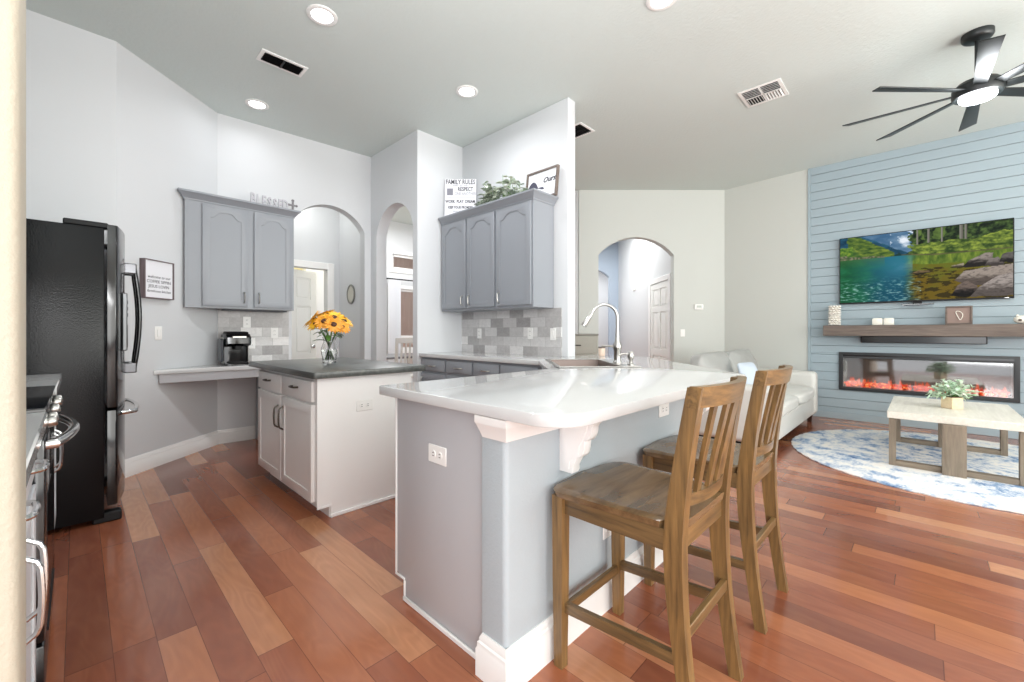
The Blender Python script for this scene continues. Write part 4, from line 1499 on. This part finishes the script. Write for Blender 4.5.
def picture(u, v):
    """mountain lake with forest, as shown on the screen (0..255)"""
    n = fbm(u * 9, v * 9, 5)
    n2 = fbm(u * 44, v * 30, 4, 3)
    shore = .655 - .035 * smooth(.42, .62, u) + .008 * n
    if v > shore:
        c = mixc((176, 200, 226), (228, 232, 240), .5 + 1.6 * fbm(u * 12, v * 10, 3, 5))
        far = 1.12 - 1.5 * max(0, u - .36) + .10 * n
        if v < far:
            c = mixc((104, 134, 160), (58, 96, 130), .5 + n * 1.6)
            if fbm(u * 24, v * 16, 4, 9) > .16 and v > .80 and u > .33:
                c = (188, 204, 220)
        cl = ((u - .435) / .045) ** 2 + ((v - .86) / .10) ** 2 + 1.6 * n
        if cl < 1 and u > .36:
            c = mixc((224, 230, 238), c, cl)
        mid = 1.04 - 1.02 * max(0, u - .10) + .05 * n
        if u < .45 and v < mid:
            c = mixc((14, 52, 74), (44, 96, 120), .45 + n * 1.6)
        if u < .45 and v < .72 - .1 * u + .07 * fbm(u * 30, 2, 3, 1) and u > .27:
            c = mixc(c, (20, 52, 44), .85)
        slope = 1.06 - 1.18 * (u - .07) + .04 * n
        low = .96 - 2.4 * max(0, u - .055)
        if u < .36 and v < slope and u > .055 + .03 * n:
            lit = fbm(u * 18 + v * 16, v * 26 - u * 10, 5, 2)
            c = mixc((36, 66, 32), (122, 140, 54), .50 + lit * 1.3)
            if v < low - .05:
                c = mixc(c, (60, 96, 44), .5)
        if u < .09 and v < .84 + .06 * n:
            c = mixc((52, 92, 36), (120, 146, 52), .5 + n2 * 2)
        if v < .73 - .25 * max(0, u - .05) + .05 * n and u < .30:
            c = mixc((126, 120, 98), (62, 82, 50), .5 + n2 * 2.5)
        edge = .435 + .045 * abs(((v * 7 + 2 * n) % 1) - .3) + .03 * (v - .66) + .05 * fbm(u * 30, v * 30, 3, 4)
        if u > edge:
            g = fbm(u * 26, v * 16, 5, 6)
            c = mixc((12, 26, 16), (84, 108, 52), .38 + g * 1.5 + n2 * .6)
            if fbm(u * 15, v * 6, 3, 14) > .13:
                c = mixc(c, (112, 138, 62), .55)
            for tx, tw in ((.565, .007), (.745, .011), (.768, .007), (.50, .004), (.64, .004)):
                if abs(u - tx + .004 * v) < tw and v > .70 + .1 * n:
                    c = mixc((132, 130, 120), (72, 68, 62), (u - tx + tw) / (2 * tw))
            b_ = fbm(u * 14, v * 18, 5, 8)
            if v < .80 + .09 * fbm(u * 8, 1, 3, 7) + .06 * smooth(.7, 1, u):
                c = mixc((40, 62, 26), (146, 162, 64), .50 + b_ * 1.3 + n2 * .9)
        if u > .40 and v < shore + .02:
            c = mixc(c, (84, 78, 56), .7)
    else:
        d = (shore - v) / shore
        c = mixc((30, 104, 122), (16, 72, 92), d * 1.2 + n * .5)
        g = 1 - smooth(.02, .34, u + .12 * n)
        c = mixc(c, mixc((30, 104, 62), (12, 74, 36), .5 + n * 1.5), .9 * g)
        if d < .22 and u < .30:
            c = mixc(c, (84, 104, 48), .45 * (1 - d / .22))
        r = smooth(.40, .50, u + .05 * n)
        ol = mixc((92, 112, 34), (104, 86, 22), d * 1.6 + n * .9)
        if d < .2:
            ol = mixc((58, 84, 30), (128, 146, 52), .5 + 1.6 * fbm(u * 30, v * 6, 4, 16))
        if fbm(u * 13, v * 26, 5, 12) > .02 and d > .28:
            ol = mixc(ol, (40, 34, 12), .78)
        c = mixc(c, ol, r)
        if .25 < u < .47:
            c = mixc(c, (92, 150, 176), .6 * smooth(.25, .40, u) * max(0, 1 - abs(d - .25) / .3) * (.6 + n))
        if u < .52 and d > .38:
            rp_ = fbm(u * 26 + v * 14, v * 44 - u * 8, 4, 1)
            c = mixc(c, (160, 196, 192), max(0, rp_ - .02) * 2.2 * smooth(.38, .7, d))
    for pl_, top_, foot_ in ROCKS:
        if inside(pl_, u + .012 * n, v + .02 * n):
            ys = [p_[1] for p_ in pl_]
            h_ = (v - min(ys)) / (max(ys) - min(ys))
            q_ = smooth(.25, .62, h_ + .35 * fbm(u * 22 + v * 20, v * 30 - u * 14, 5, 21))
            c = mixc(foot_, top_, q_)
            c = mixc(c, (46, 42, 40), max(0, fbm(u * 30 - v * 40, v * 26 + u * 30, 4, 25)) * 1.3)
    return c


TVY0, TVY1, TVZ0, TVZ1 = -.708, .778, 1.512, 2.374
t = thing('television', 'wide flat television showing a mountain lake, mounted on the shiplap wall', 'television', (6.98, .035, TVZ0))
part('case', MB().box(6.972, 7.012, TVY0, TVY1, TVZ0, TVZ1, .004), M_BLACKM, t)
part('wall_mount', MB().box(7.012, 7.0295, -.2, .27, 1.75, 2.15), M_BLACKM, t)
sm = bpy.data.meshes.new('screen')
NU, NV = 300, 170
y0, y1, z0, z1 = TVY1 - .009, TVY0 + .009, TVZ0 + .018, TVZ1 - .009
vs, cs = [], []
org = OFF[t.name]
for j in range(NV + 1):
    for i in range(NU + 1):
        u, v = i / NU, j / NV
        vs.append((6.9712 - org.x, y0 + (y1 - y0) * u - org.y, z0 + (z1 - z0) * v - org.z))
        cs.append(C(*picture(u, v)))
fs = [(j * (NU + 1) + i, j * (NU + 1) + i + 1, (j + 1) * (NU + 1) + i + 1, (j + 1) * (NU + 1) + i) for j in range(NV) for i in range(NU)]
sm.from_pydata(vs, [], fs)
at = sm.color_attributes.new('picture', 'FLOAT_COLOR', 'POINT')
at.data.foreach_set('color', [k for c_ in cs for k in c_])
st = NT('lit_screen')
st.base((.005, .005, .005, 1), .5, spec=.05)
st.set(st.b.inputs['Emission Color'], st.n('ShaderNodeVertexColor', layer_name='picture').outputs[0])
st.b.inputs['Emission Strength'].default_value = .9
sm.materials.append(st.m)
so = bpy.data.objects.new('screen', sm)
COL.objects.link(so)
so.parent = t
so['label'] = 'lit screen with a lake, forest and rocks'
part('maker_badge', MB().box(6.9705, 6.972, -.67, -.64, 1.517, 1.524), M_STEEL, t)
t = thing('sensor_bar', 'short black sensor bar hanging under the television', 'sensor bar', (6.97, .04, 1.47))
part('housing', MB().box(6.94, 6.985, -.10, .175, 1.472, 1.49, .004), M_BLACK, t)
part('mount', MB().box(6.965, 7.0295, .0, .08, 1.49, 1.5115, .003), M_BLACKM, t)

# ------------------------------------------------------------------ ceiling fan
HX, HY = 4.72, -.30
t = thing('ceiling_fan', 'large black ceiling fan with eight blades and a round light over the coffee table', 'ceiling fan', (HX, HY, 2.9))
part('canopy', MB().lathe([(0, 3.3995), (.088, 3.3995), (.088, 3.365), (.078, 3.35), (.065, 3.342), (0, 3.342)], (HX, HY, 0)), M_FANBLK, t)
part('downrod', MB().tube([(HX, HY, 3.34), (HX, HY, 3.02)], .016, 12), M_FANBLK, t)
part('motor_housing', MB().lathe([(0, 3.06), (.05, 3.055), (.06, 3.035), (.11, 3.03), (.138, 3.0), (.14, 2.945), (.13, 2.925), (0, 2.925)], (HX, HY, 0), 32), M_FANBLK, t)
part('light_disc', MB().lathe([(0, 2.895), (.088, 2.898), (.10, 2.91), (.102, 2.926), (0, 2.926)], (HX, HY, 0), 32), emit('fan_lamp', (.92, .97, 1, 1), 14), t, 'glowing round light')
for k in range(8):
    a_ = 2 * pi * k / 8 + radians(1)
    M = Matrix.Translation((HX, HY, 2.965)) @ Matrix.Rotation(a_, 4, 'Z') @ Matrix.Rotation(radians(-14), 4, 'X')
    bl = MB().poly([(.12, -.033), (.765, -.058), (.80, .052), (.12, .038)], -.004, .004, M, b=.001)
    part('blade', bl, M_FANBLK, t)
light('fan_light', 'POINT', (HX, HY, 2.82), 22, (.93, .97, 1), .14)

# ------------------------------------------------------------------ recessed lights and vents
lts = [(1.21, 3.055, 'round recessed ceiling light nearest the camera, above the island end', 14),
       (1.235, 4.71, 'round recessed ceiling light by the wall above the coffee maker', 2),
       (2.535, 3.05, 'round recessed ceiling light in front of the family rules sign', 8),
       (2.749, 1.26, 'round recessed ceiling light above the bar, at the top edge of the picture', 8)]
for x, y, lab, pw_ in lts:
    t = thing('recessed_light', lab, 'ceiling light', (x, y, 3.385), 'recessed ceiling lights')
    rg = MB().lathe([(.068, 3.3995), (.102, 3.3995), (.102, 3.394), (.09, 3.388), (.072, 3.392), (.068, 3.3995)], (x, y, 0), 32)
    part('trim_ring', rg, M_TRIM, t)
    part('lens', MB().lathe([(0, 3.3935), (.069, 3.3945), (.069, 3.399), (0, 3.399)], (x, y, 0), 24), M_LENS, t, 'glowing lens')
    light('recessed_lamp', 'AREA', (x, y, 3.386), pw_, (.95, .96, 1), .13, aim=(0, 0, -1))


def vent(x0, x1, y0, y1, label, split='X', slats=9, dark=False, two_way=False):
    t = thing('ceiling_vent', label, 'vent', ((x0 + x1) / 2, (y0 + y1) / 2, 3.385), 'ceiling vents')
    fw = .028
    m = MB().poly([(x0, y0), (x1, y0), (x1, y1), (x0, y1)], 3.392, 3.3995, None, [[(x0 + fw, y0 + fw), (x1 - fw, y0 + fw), (x1 - fw, y1 - fw), (x0 + fw, y1 - fw)]], b=.002)
    part('frame', m, M_TRIM, t)
    part('duct', MB().box(x0 + fw - .004, x1 - fw + .004, y0 + fw - .004, y1 - fw + .004, 3.3975, 3.3995), M_BLACKM, t, 'dark opening')
    xi0, xi1, yi0, yi1 = x0 + fw, x1 - fw, y0 + fw, y1 - fw
    sl = MB()
    if two_way:
        xm, ym = (xi0 + xi1) / 2, (yi0 + yi1) / 2
        for half in (0, 1):
            ya, yb = (yi0, ym - .008) if half == 0 else (ym + .008, yi1)
            for k in range(5):
                xx = xi0 + (xm - xi0) * (k + .5) / 5
                sl.box(-.009, .009, ya, yb, -.0008, .0008, M=Matrix.Translation((xx, 0, 3.390)) @ Matrix.Rotation(radians(-42), 4, 'Y'))
            for k in range(6):
                yy = ya + (yb - ya) * (k + .5) / 6
                sl.box(xm + .005, xi1, -.0085, .0085, -.0008, .0008, M=Matrix.Translation((0, yy, 3.390)) @ Matrix.Rotation(radians(50 if half else -50), 4, 'X'))
        sl.box(xi0, xi1, ym - .008, ym + .008, 3.388, 3.396).box(xm - .004, xm + .004, yi0, yi1, 3.388, 3.396)
    else:
        xm = (xi0 + xi1) / 2
        for xa, xb in ((xi0, xm - .008), (xm + .008, xi1)):
            for k in range(slats):
                yy = yi0 + (yi1 - yi0) * (k + .5) / slats
                sl.box(xa, xb, -.007, .007, -.0008, .0008, M=Matrix.Translation((0, yy, 3.391)) @ Matrix.Rotation(radians(52), 4, 'X'))
        sl.box(xm - .008, xm + .008, yi0, yi1, 3.388, 3.396)
    part('louvres', sl, M_BLACKM if dark else M_TRIM, t)


vent(1.02, 1.37, 3.75, 3.93, 'black-slatted ceiling vent above the kitchen between two round lights', slats=7, dark=True)
vent(4.33, 4.68, .90, 1.25, 'white square ceiling vent in the living room beside the fan', two_way=True)
vent(3.75, 4.03, 2.62, 2.90, 'small ceiling vent half hidden behind the end of the sink wall', slats=8, dark=True)

# ------------------------------------------------------------------ signs and decor
# framed coffee sign on the diagonal wall
M = F_DIAG @ Matrix.Translation((0, 0, 0))
u0, u1, zz0, zz1 = .198, .486, 1.433, 1.758
t = thing('framed_sign', 'brown framed white coffee sign on the wall beside the refrigerator', 'sign', tuple(M @ Vector(((u0 + u1) / 2, zz0, 0))))
part('frame', MB().poly([(u0, zz0), (u1, zz0), (u1, zz1), (u0, zz1)], .001, .048, M, [[(u0 + .008, zz0 + .008), (u1 - .008, zz0 + .008), (u1 - .008, zz1 - .008), (u0 + .008, zz1 - .008)]]), M_FRAMEPU, t)
part('board', MB().fbox(M, u0 + .007, u1 - .007, zz0 + .007, zz1 - .007, .001, .038), M_PAPER, t)
um = (u0 + u1) / 2
tx = MB()
for body, sz, z_, sh_ in (('welcome to our', .034, 1.615, .35), ('COFFEE SIPPIN', .036, 1.575, 0), ('JESUS LOVIN', .036, 1.535, 0), ('farmhouse kitchen', .031, 1.495, .35)):
    tx.text(body, sz, M @ Matrix.Translation((um, z_, .0388)), .0004, shear=sh_)
part('lettering', tx, M_INK, t, 'dark lettering')

# BLESSED letters on the desk cabinet
t = thing('letter_sign', 'pale grey standing letters spelling BLESSED with a small cross on the desk cabinet', 'sign', (1.46, 4.98, 2.4575))
part('base', MB().box(1.235, 1.69, 4.955, 5.005, 2.4575, 2.4760, .003), M_BLACKM, t, 'black base strip')
for k, (ch, hgt) in enumerate(zip('BLESSED', (.155, .145, .145, .14, .135, .14, .145))):
    m = MB().text(ch, hgt, frame((1.268 + .0515 * k, 4.98, 2.4760 + hgt * .365), (1, 0), (0, -1)) @ Matrix.Scale(.56, 4, (1, 0, 0)), .008, bold=.004)
    part('letter', m, M_TEXTGREY, t)
cx_ = 1.655
part('cross', MB().box(cx_ - .010, cx_ + .010, 4.972, 4.988, 2.4760, 2.5940, .003).box(cx_ - .038, cx_ + .038, 4.974, 4.986, 2.5390, 2.5570, .003).blob((cx_, 4.98, 2.5990), (.016, .01, .014), 2, 0).blob((cx_ - .04, 4.98, 2.5480), (.012, .008, .014), 2, 0).blob((cx_ + .04, 4.98, 2.5480), (.012, .008, .014), 2, 0), paint('pewter', C(120, 118, 120), .4, metal=.4, var=0), t, 'pewter cross')

# FAMILY RULES board
_c = FR(4.90, -.785)
FR2 = frame((_c[0], _c[1], 2.463), RT, (-FW[0], -FW[1])) @ Matrix.Rotation(radians(-3), 4, 'X') @ Matrix.Scale(.70, 4, (1, 0, 0))
t = thing('rules_board', 'white FAMILY RULES board standing on the left end of the three-door cabinet', 'sign', (3.09, 3.85, 2.463))
wB, hB = .525, .475
part('board', MB().fbox(FR2, 0, wB, 0, hB, -.015, 0, .002), M_PAPER, t)
tx, tg = MB(), MB()
for body, sz, z_, xx, m_ in (('FAMILY RULES', .078, .435, .262, tx), ('be kind   and   share', .030, .395, .262, tg), ('RESPECT', .066, .350, .345, tx), ('ONE ANOTHER', .050, .297, .345, tg),
                             ('WORK  PLAY  DREAM', .050, .205, .262, tx), ('KEEP YOUR PROMISES', .042, .135, .262, tx), ('always tell the truth', .030, .09, .262, tg)):
    m_.text(body, sz, FR2 @ Matrix.Translation((xx, z_, .0006)), .0005, bold=.0012 if m_ is tx else 0)
tg.fbox(FR2, .03, wB - .03, .248, .251, 0, .0012).fbox(FR2, .04, .14, .28, .36, 0, .0008)
part('lettering', tx, M_INK, t, 'black lettering')
part('fine_print', tg, M_INKGREY, t, 'small grey lettering')

# eucalyptus garland
random.seed(21)
t = thing('eucalyptus_garland', 'grey-green leafy garland lying on top of the three-door cabinet', 'greenery', (3.03, 3.12, 2.463))
st_, la, lb = MB(), MB(), MB()
for k in range(46):
    y = 2.86 + .56 * random.random()
    hgt = .34 * (1 - abs(y - 3.08) / .45)
    b_ = Vector((3.04 + random.uniform(-.05, .06), y, 2.47))
    d = Vector((random.gauss(-.15, .35), random.gauss(0, .55), 1)).normalized()
    L_ = max(.09, hgt * random.uniform(.5, 1.0))
    pts = [b_ + d * (L_ * q / 5) + Vector((0, 0, -.1 * L_ * (q / 5) ** 2)) for q in range(6)]
    st_.tube(pts, .0022, 5)
    for j in range(9):
        q = random.uniform(.15, 1) * 5
        i = min(4, int(q))
        p = pts[i].lerp(pts[i + 1], q - i)
        ld = Vector((random.gauss(-.3, .8), random.gauss(0, .9), random.gauss(.2, .6)))
        leaf_geo(la if random.random() < .6 else lb, p, ld, random.uniform(.05, .085), random.uniform(.035, .055), .25)
part('stems', st_, M_STEM, t, merge=False)
part('leaves', la, M_LEAF, t, merge=False)
part('leaves', lb, M_LEAFDK, t, 'darker leaves', merge=False)

# framed print leaning on the wall
FP = frame((3.185, 2.905, 2.463), (0, -1), (-1, 0)) @ Matrix.Rotation(radians(-7), 4, 'X')
t = thing('framed_print', 'grey framed white print leaning on the wall on top of the three-door cabinet', 'picture', (3.2, 2.70, 2.463))
wP, hP = .40, .30
part('frame', MB().poly([(0, 0), (wP, 0), (wP, hP), (0, hP)], -.02, .012, FP, [[(.016, .016), (wP - .016, .016), (wP - .016, hP - .016), (.016, hP - .016)]]), M_MANTLE, t)
part('paper', MB().fbox(FP, .014, wP - .014, .014, hP - .014, -.018, -.004), M_PAPER, t)
hl = [(.016, .03)] + [(.016 + .17 * k / 16, .125 + .075 * sin(pi * min(1, k / 13)) ** .8) for k in range(15)] + [(.215, .125), (.24, .10), (.21, .098), (.16, .12), (.10, .12), (.05, .085), (.05, .03)]
part('silhouette', MB().poly(hl, -.004, -.0025, FP), paint('slate_ink', C(74, 74, 92), .7, var=.1), t, 'dark silhouette')
part('lettering', MB().text('Ours', .075, FP @ Matrix.Translation((.29, .185, -.003)), .0012, shear=.35, bold=.002), M_INK, t, 'script lettering')

# oval plaque in the vestibule
FO = frame((2.63, 5.64, 1.67), (0, -1), (-1, 0))
t = thing('oval_plaque', 'oval grey plaque hanging on the wall seen through the first arch', 'plaque', (2.61, 5.64, 1.67))
ov = lambda k_: [(.115 * k_ * cos(2 * pi * i / 32), .135 * k_ * sin(2 * pi * i / 32)) for i in range(32)]
part('rim', MB().poly(ov(1), .001, .018, FO, [ov(.82)], b=.002), paint('antique_silver', C(140, 140, 134), .4, metal=.5, var=.05), t)
part('face', MB().poly(ov(.83), .001, .010, FO), paint('plaque_cream', C(200, 198, 186), .5, 60, .3, var=.08, vscale=30), t)

# ------------------------------------------------------------------ sunflowers in a glass vase on the island
vx, vy, vz = 1.33, 3.22, .9155
t = thing('glass_vase', 'clear glass flower vase standing on the charcoal island top', 'vase', (vx, vy, vz))
op = [(0, 0), (.045, 0), (.05, .006), (.048, .02), (.052, .05), (.060, .085), (.060, .11), (.050, .14), (.041, .16), (.042, .175), (.052, .197)]
ip = [(.049, .197), (.039, .175), (.038, .16), (.047, .14), (.056, .11), (.056, .085), (.048, .05), (.043, .022), (0, .018)]
part('glass', MB().lathe(op + ip, (vx, vy, vz), 32), M_GLASS, t)
part('water', MB().lathe([(0, .0185), (.0428, .0225), (.0475, .05), (.0552, .085), (.0555, .105), (0, .105)], (vx, vy, vz), 32), M_WATER, t)
random.seed(3)
heads = [(-.115, -.02, .335, .075), (-.04, .03, .375, .07), (.045, -.03, .345, .075), (.10, .03, .325, .07), (.0, -.09, .315, .07), (-.07, -.08, .30, .06),
         (.075, -.10, .29, .065), (.12, -.06, .275, .055), (-.02, .10, .34, .065), (.06, .09, .345, .06), (-.12, .06, .31, .06)]
names = ['front left', 'topmost', 'upper middle', 'upper right', 'front middle', 'lower left', 'lower right', 'rightmost low', 'back middle', 'back right', 'back left']
rt_, fw_ = Vector((RT[0], RT[1], 0)), Vector((FW[0], FW[1], 0))
for k, ((r_, f_, z_, R_), nm) in enumerate(zip(heads, names)):
    p = Vector((vx, vy, vz + z_)) + rt_ * r_ + fw_ * f_
    s = thing('sunflower', ('orange' if k in (6, 7, 4) else 'yellow') + ' sunflower bloom in the glass vase, %s of the bunch' % nm, 'flower', tuple(p), 'sunflowers in the vase')
    nrm = (rt_ * r_ * 3.2 + fw_ * f_ * 3.2 + Vector((0, 0, .35)) - fw_ * .12).normalized()
    q = nrm.to_track_quat('Z', 'Y').to_matrix().to_4x4()
    M = Matrix.Translation(p) @ q
    part('centre', MB().lathe([(0, .008), (R_ * .2, .010), (R_ * .33, .004), (R_ * .30, -.006), (0, -.008)], n=14, M=M), M_SEED, s)
    pm = MB()
    for ring_ in range(2):
        for j in range(15):
            a_ = 2 * pi * (j + .5 * ring_) / 15 + random.uniform(-.08, .08)
            d = Vector((cos(a_), sin(a_), .28 - .2 * ring_ + random.uniform(-.1, .1)))
            b_ = Vector((cos(a_), sin(a_), 0)) * R_ * .26
            d3 = q.to_3x3() @ d
            leaf_geo(pm, M @ b_, d3, R_ * random.uniform(.75, .95), R_ * .27, .15, up=nrm)
    part('petals', pm, M_PETALOR if k in (6, 7, 4) else M_PETAL, s, merge=False)
    foot = Vector((vx, vy, vz + .026)) - rt_ * r_ * .22 - fw_ * f_ * .22
    neck = Vector((vx, vy, vz + .167)) + rt_ * r_ * .20 + fw_ * f_ * .20
    pts = []
    for i in range(13):
        q_ = i / 12
        pts.append(foot * (1 - q_) ** 2 + (neck * 2 - foot * .5 - (p - nrm * .008) * .5) * 2 * q_ * (1 - q_) + (p - nrm * .008) * q_ ** 2)
    part('stem', MB().tube(pts, .0032, 7), M_STEM, s)
    lv = MB()
    for _ in range(2):
        i = random.choice((8, 9, 10))
        leaf_geo(lv, pts[i], Vector((random.gauss(r_ * 8, .5), random.gauss(f_ * 4, .5), random.uniform(-.1, .3))), random.uniform(.05, .075), .036, .4)
    if k in (0, 5):
        leaf_geo(lv, neck, -rt_ * 1 - fw_ * .5 + Vector((0, 0, .35)), .10, .055, .3)
    part('leaf', lv, M_LEAFDK if k % 2 else bpy.data.materials['green_stem'], s, merge=False)

# ------------------------------------------------------------------ seen through the arches
# curtain on a rod, table and chair in the nook
t = thing('window_curtain', 'white curtain hanging from a dark rod beside the nook window', 'curtain', (4.44, 7.6, .05))
cm = MB()
n_ = 60
cm.loft([[(4.30 + .27 * k / n_, 7.60 + .028 * sin(k * 1.05), z_) for k in range(n_ + 1)] + [(4.30 + .27 * k / n_, 7.604 + .028 * sin(k * 1.05), z_) for k in range(n_, -1, -1)] for z_ in (.04, 1.2, 2.2)])
part('cloth', cm, M_CURTAIN, t)
part('rod', MB().tube([(4.22, 7.6, 2.215), (5.45, 7.6, 2.215)], .012, 10), M_BLACKM, t, 'dark rod')
part('finial', MB().blob((4.20, 7.6, 2.215), (.028, .028, .028), 2, 0), M_BLACKM, t)
brk = MB()
for x in (4.27, 5.4):
    brk.box(x - .008, x + .008, 7.6, 7.70, 2.195, 2.208)
part('bracket', brk, M_BLACKM, t)
t = thing('dining_table', 'dark-topped dining table in the nook beyond the second arch', 'table', (3.68, 6.45, 0))
part('top', MB().box(2.95, 4.4, 6.0, 6.95, .72, .755, .006), paint('dark_grey_table', C(120, 118, 120), .35, var=.05), t)
for x in (3.03, 4.32):
    for y in (6.08, 6.87):
        part('leg', MB().bar([(x, y, 0, .025, .025), (x, y, .72, .035, .035)]), M_TRIM, t)
t = thing('dining_chair', 'pale grey slat-back dining chair at the nook table', 'dining chair', (3.56, 5.85, 0), rz=radians(-8), local=True)
M_PALE = paint('pale_grey_chair', C(206, 204, 200), .5, var=.02)
part('seat', MB().box(-.22, .22, -.2, .22, .44, .475, .01, 2), M_PALE, t)
for sx_ in (-.19, .19):
    part('leg', MB().bar([(sx_, .18, 0, .018, .018), (sx_, .18, .44, .022, .022)]), M_PALE, t)
    part('leg', MB().bar([(sx_, -.23, 0, .018, .018), (sx_, -.19, .45, .022, .022), (sx_ * 1.08, -.26, 1.05, .018, .016)]), M_PALE, t)
part('top_rail', MB().loft([[(x, -.265 - .02 * (1 - (x / .22) ** 2), z_) for x, z_ in ((x_, .98), (x_, 1.06))] + [(x_, -.245 - .02 * (1 - (x_ / .22) ** 2), 1.06), (x_, -.245 - .02 * (1 - (x_ / .22) ** 2), .98)] for x_ in [-.22 + .44 * k / 10 for k in range(11)]]), M_PALE, t)
part('cross_rail', MB().box(-.19, .19, -.235, -.215, .60, .64), M_PALE, t)
for k in range(5):
    x_ = -.13 + .065 * k
    part('slat', MB().bar([(x_, -.225, .62, .014, .006), (x_, -.262 - .018 * (1 - (x_ / .22) ** 2), .99, .014, .006)]), M_PALE, t)
# taupe chest beyond the sink wall
gx = frame((*FR(5.9, .80), 0), RT, (-FW[0], -FW[1]))
t = thing('chest_of_drawers', 'plain taupe grey chest standing in the living room behind the sink ledge', 'chest', tuple(gx @ Vector((.2, 0, 0))))
part('body', MB().fbox(gx, 0, .40, .06, 1.10, -.40, 0, .004), M_GREYCHEST, t)
part('top', MB().fbox(gx, -.01, .41, 1.10, 1.125, -.41, .012, .004), paint('taupe_dark', C(128, 126, 118), .5, var=0), t, 'darker top board')
part('plinth', MB().fbox(gx, .02, .38, 0, .06, -.38, -.02), M_GREYCHEST, t)
for k in range(4):
    z_ = .08 + .255 * k
    d = part('drawer', MB().fbox(gx, .012, .36, z_, z_ + .245, 0, .014, .003), M_GREYCHEST, t)
    pull(d, gx, (.08, z_ + .12), (.16, z_ + .12), n0=.014, out=.02, r=.006, mat=M_BLACKM)
